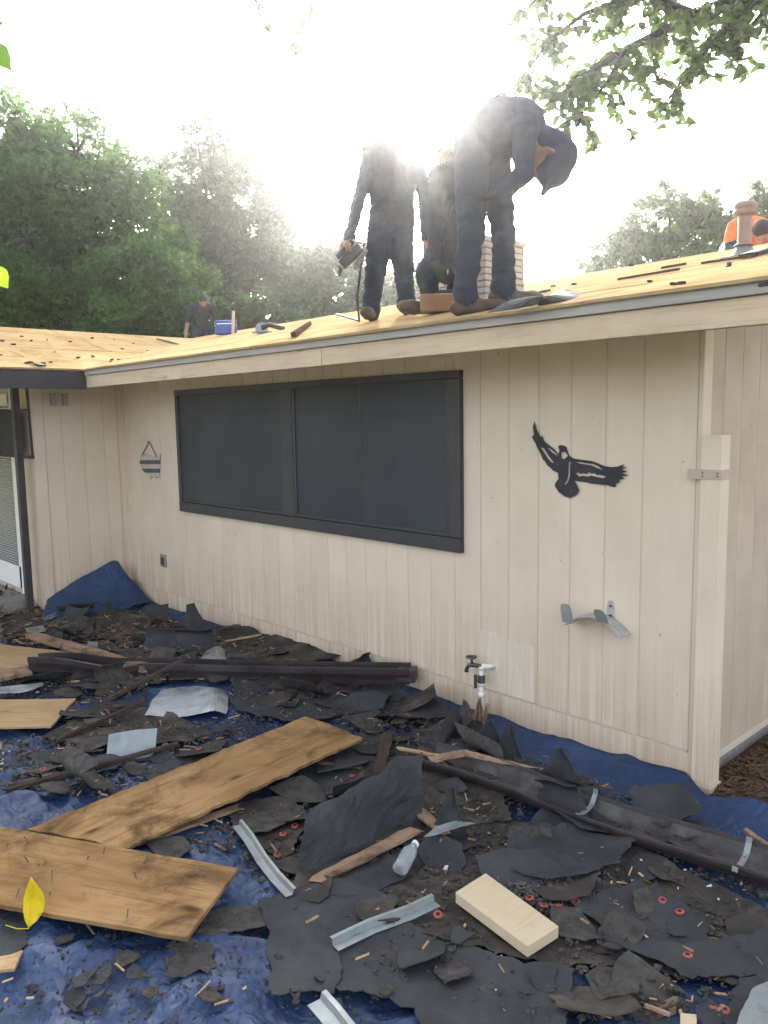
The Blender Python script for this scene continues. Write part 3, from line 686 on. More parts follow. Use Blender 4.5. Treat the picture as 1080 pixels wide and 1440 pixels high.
# hose hanger: curved saddle, two end flaps, back strap
hp = WALL(859, 872); hz = thing('hose_hanger', 'galvanised curved hose hanger with upturned ends screwed to the siding', 'hose hanger', hp)
def arc(u, y): # u from -1..1 across
    return Vector((hp.x-.045+u*.165, y, hp.z-.02+.075*(1-u*u)-.03))
b = MB(); N = 16; rows = 7
vs = []; 
for j in range(rows):
    for i in range(N+1):
        p = arc(-1+2*i/N, -.012-.105*j/(rows-1)); p.z += .004*(j % 2); vs.append(p)
b.add(vs, [(j*(N+1)+i, j*(N+1)+i+1, (j+1)*(N+1)+i+1, (j+1)*(N+1)+i) for j in range(rows-1) for i in range(N)])
o = b.build('saddle', 'grey_metal', hz, False); md = o.modifiers.new('t', 'SOLIDIFY'); md.thickness = .003
def rtab(c, w, h, tilt, name):
    v2, tr = plate([(-w, 0), (w, 0), (w, h*.7), (w*.75, h*.92), (w*.3, h), (-w*.3, h), (-w*.75, h*.92), (-w, h*.7)], 0)
    vs, fs = shell(v2, tr, lambda a, e: Vector(c)+Vector((a, -math.sin(tilt)*e, math.cos(tilt)*e)), .003); b = MB(); b.add(vs, fs); return b.build(name, 'grey_metal', hz)
rtab(arc(-.82, -.115), .034, .11, .25, 'end_flap'); rtab(arc(.42, -.115), .034, .09, .55, 'end_flap')
rtab((hp.x+.002, -.006, hp.z-.02), .022, .125, 0, 'back_strap')
for dz in (.03, .08): MB().lathe([(.007, 0), (.007, .004), (.001, .005)], (0, 0, 0), 8).build('screw', 'nail', hz) if False else MB().tube([(hp.x+.002, -.006, hp.z+dz-.005), (hp.x+.002, -.013, hp.z+dz-.005)], .007, 8).build('screw', 'nail', hz)

# garden tap on a white riser
fb = WALL(677, 988, -.07); ft = WALL(676.5, 941, -.07); fw_ = WALL(690, 936, 0)
tap = thing('garden_tap', 'old tap on a white plastic riser pipe standing against the skirt board', 'tap', (fb.x, fb.y, 0))
MB().tube([(fb.x, -.07, -.03), (fb.x, -.07, ft.z-.005)], .013, 12).build('riser_pipe', 'whitepipe', tap, True)
MB().tube([(fb.x, -.07, ft.z-.004), (fb.x, -.07, ft.z+.010), (fb.x+.005, -.066, ft.z+.018), (fb.x+.03, -.04, ft.z+.018), (fb.x+.05, .006, ft.z+.018)], .016, 12).build('wall_elbow', 'whitepipe', tap, True)
b = MB()
for z0 in (.17, .24): b.lathe([(.0131, z0), (.019, z0+.001), (.019, z0+.03), (.0131, z0+.031)], (fb.x, -.07, 0), 12)
b.build('pipe_couplings', 'whitepipe', tap, True)['kind'] = 'stuff'
b = MB(); b.lathe([(.0132, .255), (.023, .262), (.023, .30), (.0132, .307)], (fb.x, -.07, 0), 12); b.tube([(fb.x, -.07, .282), (fb.x, -.115, .282)], .009, 8); b.box((fb.x-.006, -.13, .24), (fb.x+.006, -.115, .32)); b.build('valve', 'brass', tap)
sx = fb.x; sz = ft.z+.018
MB().tube([(sx+.01, -.068, sz), (sx-.05, -.085, sz), (sx-.078, -.09, sz-.006), (sx-.092, -.094, sz-.03), (sx-.093, -.094, sz-.048)], [.011, .013, .012, .011, .014], 10).build('spout', 'brass', tap, True)
MB().tube([(sx-.055, -.085, sz), (sx-.058, -.092, sz+.045)], .008, 8).build('stem', 'brass', tap, True)
b = MB(); c0 = Vector((sx-.058, -.092, sz+.048)); b.tube([c0+Vector((.03*math.cos(a), .03*math.sin(a), 0)) for a in np.linspace(0, 2*math.pi, 13)], .005, 6); b.box(c0-Vector((.03, .004, .004)), c0+Vector((.03, .004, .004))); b.build('handwheel', 'brass', tap)
# splintered bark leaning at the pipe
p = WALL(668, 1000, -.13)
b = MB(); rr = random.Random(8)
for i in range(9):
    a = Vector((p.x-.035+i*.012, -.10-rr.uniform(0, .03), .045)); t_ = a+Vector((rr.uniform(-.02, .05), rr.uniform(-.01, .03), rr.uniform(.07, .14)))
    b.tube([a, (a+t_)/2+Vector((.006, 0, 0)), t_], [.011, .009, .003], 5)
tag(b.build('bark_piece', 'lath', org=(p.x, -.1, .05)), 'splintered piece of grey bark leaning against the tap pipe', 'bark')

# downspout standing clear of the corner
dp = thing('downspout', 'cream painted square downspout cut off short beside the house corner', 'downspout', (.445, .03, .05))
d0, d1 = XE+.030, XE+.122; zt = 1.71
b = MB(); bt = [(d0, -.035), (d1, -.035), (d1, .055), (d0, .055)]
b.add([(x, y, .05) for x, y in bt]+[(x, y, zt) for x, y in bt]+[(x+(.004 if x == d0 else -.004), y+(.004 if y < 0 else -.004), zt) for x, y in bt]+[(x+(.004 if x == d0 else -.004), y+(.004 if y < 0 else -.004), zt-.3) for x, y in bt],
      [(0, 1, 5, 4), (1, 2, 6, 5), (2, 3, 7, 6), (3, 0, 4, 7), (4, 5, 9, 8), (5, 6, 10, 9), (6, 7, 11, 10), (7, 4, 8, 11), (9, 8, 12, 13), (10, 9, 13, 14), (11, 10, 14, 15), (8, 11, 15, 12), (12, 15, 14, 13), (0, 3, 2, 1)])
b.build('pipe', 'siding', dp)
b = MB()
for y0, y1, x0, x1 in ((-.040, -.0355, d0-.004, d1+.004), (-.036, .09, d1+.0005, d1+.0045)): b.box((x0, y0, 1.512), (x1, y1, 1.556))
b.box((XE-.03, -.040, 1.512), (d0-.004, -.036, 1.556)); b.build('strap', 'siding_old', dp)
b = MB(); b.box((d0-.008, -.06, .02), (d1+.012, .06, .075)); bevel(b.build('shoe', 'siding_old', dp), .006)
b = MB()
for z0 in (1.527, 1.541):
    for x0 in (d0+.012, d1-.012): b.tube([(x0, -.0395, z0), (x0, -.043, z0)], .004, 6)
b.build('rivets', 'nail', dp)['kind'] = 'stuff'

# dark shade frame hanging at the porch and its post
sh = thing('porch_shade', 'dark roll down shade in a black frame hanging at the porch corner', 'shade', (-5.75, -1.0, .15))
Y = -1.0
pp = lambda x, z: WALL(x, z, Y)
MB().tube([WALL(21, 556, Y), WALL(36, 838, Y)], .022, 8).build('post', 'darkfascia', sh) if False else None
a, c = WALL(26, 552, Y), WALL(35.5, 838, Y); xm = (a.x+c.x)/2
bevel(MB().box((xm-.035, Y-.03, .02), (xm+.035, Y+.03, 2.19)).build('post', 'darkfascia', sh), .004)
br = WALL(46, 643, Y); tl_ = WALL(31, 556, Y)
MB().tube([(br.x-.03, Y, 2.19), (br.x, Y, br.z)], .012, 8).build('side_rod', 'shade', sh)
MB().tube([(br.x+.01, Y, br.z), (-6.9, Y, br.z)], .014, 8).build('bottom_bar', 'shade', sh)
MB().tube([(br.x-.01, Y, 1.93), (-6.9, Y, 1.93)], .010, 8).build('cross_bar', 'shade', sh)
MB().box((-6.9, Y-.004, br.z), (xm-.036, Y+.004, 1.93)).build('shade_cloth', 'shade', sh)
# dark strap leafed plants by the porch step
for i, (px, py, n_) in enumerate(((6, 835, 9), (30, 838, 8), (52, 833, 7))):
    q = on_axis(px, py, 2, .10); b = MB(); rr = random.Random(20+i); q.z = .0
    for k in range(n_):
        a = rr.uniform(0, 6.28); L = rr.uniform(.10, .2); d = Vector((math.cos(a), math.sin(a), 0)); s_ = Vector((-d.y, d.x, 0))
        pts = [q+d*L*t*.8+Vector((0, 0, .05+L*1.25*t-L*.6*t*t)) for t in (0, .35, .7, 1)]; ws = [.008, .014, .010, .001]
        vs = []
        for p_, w in zip(pts, ws): vs += [p_-s_*w, p_+Vector((0, 0, -.003)), p_+s_*w]
        b.add(vs, [(3*r_+c_, 3*r_+c_+1, 3*r_+c_+4, 3*r_+c_+3) for r_ in range(3) for c_ in range(2)])
    b.tube([q+Vector((0, 0, -.05)), q+Vector((0, 0, .06))], .012, 6)
    tag(b.build('strap_plant', 'leafP', org=q), ('dark purple strap leafed plant beside the porch step', 'dark strap leafed plant in front of the porch post', 'dark strap leafed plant at the foot of the wing corner')[i], 'plant')

# ------------------------------------------------------------------ debris on the tarp
def sheet(name, px, mat, label, cat, off=.008, jag=.018, amp=.010, curl=.02, t=.003, seed=0, group=None, grid=.035, lift=None):
    "a limp torn sheet lying on the debris bed; px = outline in photo pixels"
    pts = [PT(a, c, off) for a, c in px]; o2 = [(p.x, p.y) for p in pts]
    v2, tr = plate(o2, 0, seg=.022, jag=jag, grid=grid, seed=seed)
    cx = sum(p[0] for p in o2)/len(o2); cy = sum(p[1] for p in o2)/len(o2)
    def edge(x, y):
        d = 9
        for i in range(len(o2)):
            a, c = Vector(o2[i]), Vector(o2[(i+1) % len(o2)]); q = Vector((x, y)); u = max(0, min(1, (q-a).dot(c-a)/max(1e-9, (c-a).length_squared))); d = min(d, (q-a-(c-a)*u).length)
        return d
    def fz(x, y):
        v = Vector((x*3.1+seed, y*3.1, seed)); w = noise.noise(v)+.5*noise.noise(v*2.3)
        z = H(x, y)+off+amp*(w+.35)+.3*amp*noise.noise(v*7)
        k = max(0, 1-edge(x, y)/.10)
        z += curl*k*k*(.5+noise.noise(Vector((x*4+seed*2, y*4, 1))))
        if lift: z += lift(x, y)
        return Vector((x, y, max(z, tarp_z(x, y)+.003)))
    vs, fs = shell(v2, tr, fz, t)
    b = MB(); b.add(vs, fs); o = b.build(name, mat, None, False, org=(cx, cy, H(cx, cy)))
    return tag(o, label, cat, group)
F = 'felt'
def felt(px, label, seed, off=.008, mat=F, **k): return sheet('roofing_felt', px, mat, label, 'roofing felt', off, seed=seed, **k)
felt([(360,1268),(470,1240),(560,1262),(530,1300),(478,1330),(470,1400),(385,1402),(375,1320)], 'large flat torn sheet of black felt between the plywood and the drip edge strip', 1, .020, amp=.008)
felt([(440,1345),(560,1300),(700,1345),(800,1368),(812,1400),(790,1470),(600,1470),(585,1420),(470,1395)], 'smooth black felt sheet in front of the pine block', 2, .012, amp=.010)
felt([(600,1165),(720,1160),(860,1180),(985,1240),(1100,1290),(1100,1405),(960,1370),(800,1360),(690,1340),(560,1310),(500,1255),(560,1200)], 'broad dirty black felt layer under the pine block', 3, .004, 'felt_dirty', amp=.010, grid=.04)
felt([(715,1185),(800,1165),(890,1190),(870,1225),(770,1245),(718,1230)], 'rumpled felt flap behind the pine block', 4, .030, amp=.02, curl=.05)
felt([(790,1265),(900,1240),(1000,1300),(985,1340),(880,1330)], 'flat grey felt offcut right of the pine block', 5, .020)
felt([(830,1320),(950,1330),(1090,1310),(1090,1370),(960,1372)], 'long felt strip beyond the drip cap washers', 6, .022)
felt([(490,1105),(560,1060),(700,1085),(720,1160),(600,1170),(480,1190)], 'dark crumpled felt bed between the plywood and the open gutter', 7, .006, 'felt_dirty', amp=.02, curl=.04)
felt([(400,1050),(520,1030),(610,1060),(560,1110),(440,1120)], 'felt sheet lying past the end of the plywood plank', 8, .012, amp=.015)
felt([(320,1130),(410,1125),(440,1165),(400,1210),(330,1180)], 'torn felt piece beside the bent silver strip', 9, .010, 'felt_dirty')
felt([(235,1325),(300,1330),(300,1375),(234,1372)], 'small square gritty shingle lying on the blue tarp', 10, .010, 'shingle', amp=.004, curl=.005)
felt([(268,1285),(378,1275),(380,1310),(300,1325),(262,1318)], 'ragged shingle strip under the corner of the front plywood', 11, .010, 'shingle', amp=.006)
felt([(0,1265),(48,1275),(30,1345),(0,1350)], 'black felt scrap under the yellow leaf', 12, .012)
felt([(40,1065),(120,1045),(130,1075),(60,1090)], 'flat felt scrap left of the standing flashing', 13, .010)
felt([(200,1085),(290,1050),(345,1070),(300,1110),(215,1120)], 'felt scrap in front of the standing flashing', 14, .012)
felt([(520,960),(610,985),(640,1010),(570,1020),(500,1000)], 'felt sheet below the end of the brown gutter', 15, .014, amp=.02, curl=.04)
felt([(330,955),(480,965),(520,1000),(420,1020),(330,1000)], 'wide felt sheet in the shade of the brown gutter', 16, .010, amp=.015)
felt([(225,880),(330,880),(420,905),(480,925),(330,930),(230,915)], 'felt layer between the brown gutter and the wall', 17, .014, 'felt_dirty', amp=.02)
felt([(0,868),(110,862),(210,870),(230,900),(90,905),(0,895)], 'dirty felt layer in front of the raised tarp corner', 18, .016, 'felt_dirty', amp=.02, curl=.03)
felt([(140,990),(230,1000),(300,1035),(180,1060),(60,1040)], 'felt layer behind the standing flashing', 19, .008, 'felt_dirty', amp=.015)
felt([(600,1040),(700,1055),(660,1075),(590,1070)], 'small felt piece at the back of the open gutter', 21, .02, amp=.02, curl=.05)
felt([(1045,1385),(1100,1370),(1100,1470),(1020,1470)], 'grey felt corner lying under the clear plastic sheet', 22, .016, amp=.01)
felt([(440,1200),(520,1180),(580,1230),(520,1262),(450,1262)], 'felt scrap under the nail studded lath', 23, .012, amp=.01)
felt([(880,1120),(960,1110),(990,1160),(930,1170)], 'rounded felt flap on the far side of the open gutter', 24, .045, amp=.02, curl=.05)

# sheets that stand up or are folded
def stand(label, rows, seed, mat='felt', amp=.008, name='roofing_felt', cat='roofing felt', t=.003, sub=6):
    return tag(cloth_patch(name, rows, mat, None, t, sub, amp, seed, False), label, cat)
def g(px, py, z=0): q = PT(px, py); q.z += z; return q
def gz(px, py, z): return on_axis(px, py, 2, z)
# folded upright sheet in the middle
A0, A1 = PT(421, 1242), PT(588, 1165)
up = lambda p, dx, dy, z: Vector((p.x+dx, p.y+dy, H(p.x, p.y)+z))
mid = (A0+A1)/2
stand('black felt sheet folded upright behind the nail studded lath', [
    [up(A0, 0, 0, .0), up(A0.lerp(A1, .35), .01, .01, .0), up(A0.lerp(A1, .7), .0, .02, .0), up(A1, 0, 0, .0)],
    [up(A0, -.03, .03, .10), up(A0.lerp(A1, .35), -.03, .05, .11), up(A0.lerp(A1, .7), -.04, .06, .12), up(A1, -.03, .06, .12)],
    [up(A0, -.06, .08, .19), up(A0.lerp(A1, .35), -.07, .1, .20), up(A0.lerp(A1, .7), -.07, .11, .22), up(A1, -.06, .1, .22)],
    [up(A0, -.12, .14, .20), up(A0.lerp(A1, .35), -.14, .17, .21), up(A0.lerp(A1, .7), -.15, .18, .25), up(A1, -.12, .16, .27)]], 31, amp=.028)
def shard(px0, px1, tip, z, label, seed, lean=.05, mat='felt'):
    a, c = PT(*px0), PT(*px1); y = (a.y+c.y)/2; tp = on_axis(tip[0], tip[1], 1, y+lean)
    m1 = a.lerp(c, .3); m2 = a.lerp(c, .7); h = max(.04, tp.z)
    f_ = lambda p, k, w: Vector((p.x+(tp.x-p.x)*k, p.y+(tp.y-p.y)*k+w, H(p.x, p.y)-.004+(h-H(p.x, p.y))*k))
    rows = [[f_(p, k, w) for p, w in ((a, 0), (m1, -.03*k), (m2, .03*k), (c, 0))] for k in (0, .33, .66, .97)]
    stand(label, rows, seed, mat, .016)
shard((245, 893), (305, 892), (268, 846), .2, 'pointed felt shard standing against the skirt board', 41)
shard((470, 942), (530, 945), (516, 917), .2, 'felt flap sticking up behind the brown gutter end', 42, .03)
shard((640, 1062), (715, 1062), (688, 1012), .15, 'crumpled felt tent standing beside the tap pipe', 43)
shard((690, 1068), (735, 1072), (715, 1018), .15, 'dark felt fold standing between the tap and the blue tarp edge', 44)
shard((745, 1105), (830, 1112), (785, 1052), .15, 'triangular felt flap propped on the open gutter', 45)
shard((600, 1175), (655, 1185), (640, 1100), .1, 'twisted felt scrap rising behind the water bottle', 46)
shard((160, 845), (210, 850), (120, 822), .1, 'black felt edge behind the raised tarp corner', 47)
shard((560, 1000), (600, 1010), (562, 985), .1, 'bent felt tongue below the brown gutter', 48)

# rigid boards -----------------------------------------------------------------
def board(name, px, t, mat, label, cat, z=.03, jag=.004, tilt=(0, 0), group=None, seed=0, jagend=None, zs=None, bev=.0015):
    "px: 4+ outline corners, first two along the length"
    if zs is None: zs = [z]*len(px)
    w = [gz(a, c, k) for (a, c), k in zip(px, zs)]
    o = w[0].copy(); ex = (w[1]-w[0]).normalized(); n = ex.cross(w[-1]-w[0]).normalized()
    if n.z < 0: n = -n
    ey = n.cross(ex)
    loc = [((p-o).dot(ex), (p-o).dot(ey)) for p in w]
    ar = sum(loc[i][0]*loc[(i+1) % len(loc)][1]-loc[(i+1) % len(loc)][0]*loc[i][1] for i in range(len(loc)))
    if ar < 0: loc = loc[::-1]
    v2, tr = plate(loc, 0, seg=.03, jag=jag, seed=seed)
    vs, fs = shell(v2, tr, lambda x, y: Vector((x, y, 0)), t)
    b = MB(); b.add(vs, fs); me = b.mesh(name, mat)
    ob = link(name, me); mw = Matrix((ex, ey, n)).transposed().to_4x4(); mw.translation = o; ob.matrix_world = mw
    if bev: bevel(ob, bev, 1)
    return tag(ob, label, cat, group)
board('plywood_plank', [(38,1166),(430,1007),(512,1036),(180,1192)], .016, 'ply', 'long weathered plywood plank lying diagonally with a broken far end', 'plywood', .085, .011, zs=[.10, .115, .115, .10], seed=51)
fbrd = board('plywood_sheet', [(-60,1152),(335,1220),(263,1319),(-60,1262)], .018, 'ply', 'stained plywood board with knots and nails lying in front', 'plywood', .10, .003, zs=[.125, .12, .11, .115], seed=52)
board('plywood_sheet', [(-30,984),(107,982),(72,1021),(-30,1023)], .014, 'ply_pale', 'pale plywood offcut lying on felt left of the standing flashing', 'plywood', .07, .004, seed=53)
board('plywood_sheet', [(-30,902),(98,917),(46,934),(-30,944)], .014, 'ply_pale', 'pale broken plywood piece beside the end of the brown gutter', 'plywood', .11, .006, seed=54)
board('wood_chunk', [(-10,930),(35,922),(42,945),(0,952)], .03, 'lath', 'rotten splintered wood chunk under the broken plywood piece', 'wood', .10, .012, seed=55)
blk = board('pine_block', [(640,1254),(683,1227),(786,1302),(742,1330)], .044, 'pine', 'fresh clean pine two-by offcut block lying on dirty felt', 'wood block', .098, 0, seed=56, bev=.003)
nm = MB().tube([(0, 0, -.01), (0, 0, .04)], .0022, 5).tube([(0, 0, .04), (0, 0, .042)], .005, 6).mesh('nail', 'nail')
rr = random.Random(9)
for i in range(26):                                   # nails still in the front board: parts of it
    lx, ly = rr.uniform(.05, 1.25), rr.uniform(.04, .42)
    o = link('nail', nm, fbrd); o.location = (lx, -ly if fbrd.data.vertices[0].co.y < 0 and max(v.co.y for v in fbrd.data.vertices) < .05 else ly, 0)
    o.rotation_euler = (rr.uniform(-.6, .6), rr.uniform(-.6, .6), 0); o.scale = (1, 1, rr.uniform(.3, 1.0))

# sticks and laths
def stick(p, q, w, h, mat, label, cat, name='wood_lath', z0=.03, z1=.03, group=None, seed=0):
    a, c = gz(*p, H(gz(*p, .03).x, gz(*p, .03).y)+z0), gz(*q, H(gz(*q, .03).x, gz(*q, .03).y)+z1)
    d = c-a; L = d.length; ex = d.normalized(); ey = Vector((0, 0, 1)).cross(ex).normalized(); ez = ex.cross(ey); rr = random.Random(seed)
    b = MB(); n = 9; vs = []
    for i in range(n+1):
        u = i/n; o_ = ex*(L*(u-.5))+ey*(.006*noise.noise(Vector((u*5, seed, 0)))); k = 1 if 0 < i < n else rr.uniform(.75, 1)
        for s_, s2 in ((-1, -1), (1, -1), (1, 1), (-1, 1)): vs.append(o_+ey*(w/2*s_*k*(1+.12*rr.uniform(-1, 1)))+ez*(h/2*s2*(1+.12*rr.uniform(-1, 1)))+ex*(rr.uniform(-.02, .02) if i in (0, n) else 0))
    fs = [(0, 3, 2, 1), (4*n, 4*n+1, 4*n+2, 4*n+3)]
    for i in range(n):
        for k in range(4): fs.append((4*i+k, 4*i+(k+1) % 4, 4*i+4+(k+1) % 4, 4*i+4+k))
    m3 = Matrix((ex, ey, ez)); b.add([m3 @ v for v in vs], fs); ob = link(name, b.mesh(name, mat)); mw = m3.transposed().to_4x4(); mw.translation = (a+c)/2; ob.matrix_world = mw
    return tag(ob, label, cat, group)
stick((8,1112),(250,1046), .028, .018, 'lath_dark', 'long dark stick in front of the standing flashing', 'stick', z0=.02, z1=.04, seed=1)
stick((80,1042),(205,985), .022, .018, 'lath_dark', 'dark stick lying behind the pale plywood offcut', 'stick', z0=.02, z1=.05, seed=2)
stick((148,986),(258,928), .030, .020, 'lath_dark', 'dark stick leaning over the brown gutter', 'stick', z0=.04, z1=.17, seed=3)
stick((42,893),(208,940), .075, .045, 'lath', 'rotten splintered board lying behind the brown gutter', 'board', name='rotten_board', z0=.06, z1=.07, seed=4)
stick((90,905),(150,920), .05, .03, 'lath', 'short rotten board piece beside the rotten board', 'board', name='rotten_board', z0=.05, z1=.05, seed=44)
stick((445,1238),(582,1168), .060, .012, 'lath', 'nail studded lath in front of the upright felt sheet', 'lath', z0=.035, z1=.05, seed=5)
stick((575,1130),(625,1170), .055, .012, 'lath', 'pale splintered lath crossing the nail studded lath', 'lath', z0=.045, z1=.05, seed=6)
stick((531,1090),(547,1030), .060, .018, 'lath_dark', 'dark board stub standing out of the felt past the plywood plank', 'board', name='wood_stub', z0=.03, z1=.05, seed=7)
stick((560,1052),(622,1064), .020, .012, 'splinter', 'thin tan splinter at the back end of the open gutter', 'splinter', z0=.05, z1=.06, seed=8)
stick((445,1072),(508,1080), .022, .012, 'lath', 'thin lath piece right of the plywood plank', 'lath', z0=.02, z1=.02, seed=9)
stick((195,1185),(335,1135), .045, .012, 'lath', 'split strip lying along the edge of the plywood plank', 'lath', z0=.02, z1=.035, seed=10)
stick((300,905),(365,893), .02, .012, 'splinter', 'tan splinter behind the brown gutter near the felt shard', 'splinter', z0=.03, z1=.03, seed=11)
stick((270,893),(360,906), .035, .012, 'lath_dark', 'dark lath lying along the foot of the felt shard', 'lath', z0=.02, z1=.02, seed=12)
stick((1050,1170),(1085,1195), .025, .02, 'lath', 'grey stick at the tarp edge beyond the open gutter', 'stick', z0=.03, z1=.03, seed=13)
board('shingle_piece', [(920,1402),(955,1400),(950,1425),(926,1428)], .006, 'lath', 'brown shingle piece on the blue tarp beside the small wood cube', 'shingle', .05, .006, seed=61)
board('shingle_piece', [(848,1392),(882,1386),(880,1408),(852,1412)], .006, 'lath_dark', 'dark shingle piece lying on the blue tarp edge', 'shingle', .05, .006, seed=62)
board('wood_cube', [(957,1424),(980,1426),(980,1448),(956,1446)], .03, 'pine', 'small cut pine piece standing by the brown shingle piece', 'wood', .07, 0, seed=63)
board('bark_scrap', [(-5,1345),(32,1338),(20,1362),(-10,1368)], .012, 'splinter', 'pale wood scrap below the yellow leaf', 'wood', .06, .008, seed=64)

# gutters -------------------------------------------------------------------------
def gutter(name, path, prof, mat, parent, flip=1, rollv=None, smooth=False):
    path = [Vector(p) for p in path]; b = MB(); n = len(prof); vs = []
    for i, p in enumerate(path):
        t = (path[min(i+1, len(path)-1)]-path[max(i-1, 0)]).normalized(); s_ = Vector((-t.y, t.x, 0)).normalized(); u = t.cross(s_)
        if u.z < 0: u = -u
        a = rollv[i] if rollv else 0
        for x, z in prof: xx = x*math.cos(a)-z*math.sin(a); zz_ = x*math.sin(a)+z*math.cos(a); vs.append(p+s_*xx*flip+u*zz_)
    b.add(vs, [(i*n+k, i*n+k+1, (i+1)*n+k+1, (i+1)*n+k) for i in range(len(path)-1) for k in range(n-1)])
    o = b.build(name, mat, parent, smooth); md = o.modifiers.new('t', 'SOLIDIFY'); md.thickness = .0018; md.offset = 0; return o
KP = [(.058, .115), (.058, .0), (-.032, .0), (-.038, .03), (-.05, .055), (-.060, .072), (-.062, .100), (-.062, .112), (-.052, .114), (-.052, .106)]
# brown gutter lying on its back near the wall
e0, e1 = gz(48, 944, .075), gz(577, 960, .13)
g1 = thing('brown_gutter', 'long dark brown rain gutter lying across the debris beside the wall', 'gutter', (e0+e1)/2)
pth = [e0.lerp(e1, u)+Vector((0, 0, -.012*math.sin(u*3.1)+(.014*math.sin(u*19) if u < .35 else 0))) for u in np.linspace(0, 1, 26)]
gutter('channel', pth, KP, 'gutter', g1, 1, [(.35 if u < .3 else .12)*math.sin(min(1, u*3)*1.57) - .1 for u in np.linspace(0, 1, 26)])
tt = (e1-e0).normalized(); b = MB(); b.obox(e1+Vector((0, 0, .055))-tt*.02, tt*.06, Vector((-tt.y, tt.x, 0))*.050, (0, 0, .042)); bevel(b.build('joiner', 'gutter', g1), .006)
# open silted gutter with two hangers
f0, f1 = gz(598, 1078, .055), gz(1130, 1262, .055)
g2 = thing('open_gutter', 'dirty open gutter trough lying upturned with two metal hangers', 'gutter', (f0+f1)/2)
pth = [f0.lerp(f1, u)+Vector((0, .012*math.sin(u*9), .008*math.sin(u*7))) for u in np.linspace(0, 1, 24)]
KP2 = [(.105, .10), (.098, .05), (.085, .006), (.03, .0), (-.03, .0), (-.046, .018), (-.062, .034), (-.070, .05), (-.070, .060), (-.060, .061)]
gutter('channel', pth, KP2, 'gutter', g2, 1, [-.08]*24)
gutter('silt', [p+Vector((0, 0, .0065)) for p in pth], [(.099, .075), (.094, .045), (.080, .010), (.03, .006), (-.026, .006), (-.044, .018)], 'gutter_in', g2, 1, [-.08]*24)
tt = (f1-f0).normalized(); ss = Vector((-tt.y, tt.x, 0)).normalized()
for px in ((829, 1140), (1046, 1213)):
    c_ = gz(*px, .09); u = (c_-f0).dot(tt); c_ = f0+tt*u; b = MB()
    prof = [(.100, .112), (.096, .09), (.065, .056), (.02, .046), (-.035, .048), (-.056, .060), (-.070, .066), (-.073, .05)]
    vs = []
    for x, z in prof: vs += [c_+ss*x-tt*.011+Vector((0, 0, z)), c_+ss*x+tt*.011+Vector((0, 0, z))]
    b.add(vs, [(2*i, 2*i+1, 2*i+3, 2*i+2) for i in range(len(prof)-1)]); o = b.build('hanger', 'galv', g2); md = o.modifiers.new('t', 'SOLIDIFY'); md.thickness = .002
    o = MB().tube([c_+ss*.055+Vector((0, 0, .05)), c_+ss*.048+Vector((0, 0, .062))], .006, 6).build('hanger_screw', 'galv', g2)
p = gz(664, 1052, .11)
sheet('torn_metal_edge', [(600,1064),(655,1057),(700,1068),(765,1083),(700,1075),(655,1066),(610,1074)], 'lath', 'torn pale edge strip of old flashing along the back of the open gutter', 'metal strip', .09, .006, .008, .01, .0015, 71, grid=.03)

# flashing ------------------------------------------------------------------------
def bent(label, rows, seed, mat='galv', amp=.003, name='metal_flashing', sub=5): return stand(label, rows, seed, mat, amp, name, 'flashing', .0015, sub)
a, c = gz(150, 1064, .05), gz(219, 1056, .05); hh = .105
bent('pale galvanised flashing sheet standing bent upright on the felt', [[a+Vector((.04, -.05, -.005)), (a+c)/2+Vector((.04, -.05, -.004)), c+Vector((.04, -.05, -.005))], [a+Vector((.012, -.016, -.002)), (a+c)/2+Vector((.012, -.016, 0)), c+Vector((.012, -.016, 0))], [a+Vector((0, 0, .02)), (a+c)/2+Vector((0, 0, .02)), c+Vector((0, 0, .022))], [a+Vector((-.03, .03, hh)), (a+c)/2+Vector((-.03, .035, hh+.008)), c+Vector((-.03, .03, hh+.006))]], 81)
q = [gz(x, y, z) for x, y, z in ((203,1006,.07),(262,1008,.06),(300,1000,.09),(318,1004,.06),(215,985,.08),(265,978,.09),(300,972,.12),(320,982,.08),(228,970,.07),(265,966,.07),(296,966,.08),(318,968,.06))]
bent('crumpled dirty metal flashing sheet below the brown gutter', [q[0:4], q[4:8], q[8:12]], 82, 'galv_dirty', .012)
q = [gz(x, y, z) for x, y, z in ((275,940,.09),(300,944,.10),(322,938,.09),(282,926,.13),(302,922,.17),(318,924,.14),(290,914,.10),(306,908,.12),(316,914,.10))]
bent('crumpled metal flashing corner standing behind the brown gutter', [q[0:3], q[3:6], q[6:9]], 83, 'galv', .008)
q = [gz(x, y, z) for x, y, z in ((-12,975,.06),(30,974,.07),(62,964,.06),(-12,966,.08),(30,964,.08),(60,960,.07))]
bent('flat pale flashing strip left of the brown gutter bend', [q[0:3], q[3:6]], 84, 'galv_dirty', .006)
a = gz(118, 921, .06); c = gz(133, 922, .06)
bent('small white flashing tab standing behind the brown gutter', [[a, c], [a+Vector((.005, .02, .06)), c+Vector((.005, .02, .06))], [a+Vector((.02, .03, .105)), c+Vector((.02, .03, .105))]], 85, 'galv', .004)
q = [gz(x, y, z) for x, y, z in ((322,995,.05),(350,1006,.04),(328,1001,.06),(345,1010,.05))]
bent('small folded flashing strip beside the dirty flashing sheet', [[q[0], q[1]], [q[2], q[3]]], 86, 'galv', .004)
q = [gz(x, y, z) for x, y, z in ((95,915,.05),(180,925,.06),(260,930,.07),(98,922,.08),(180,934,.09),(262,938,.09))]
bent('flashing strip lying under the rotten board', [q[0:3], q[3:6]], 87, 'galv_dirty', .004)
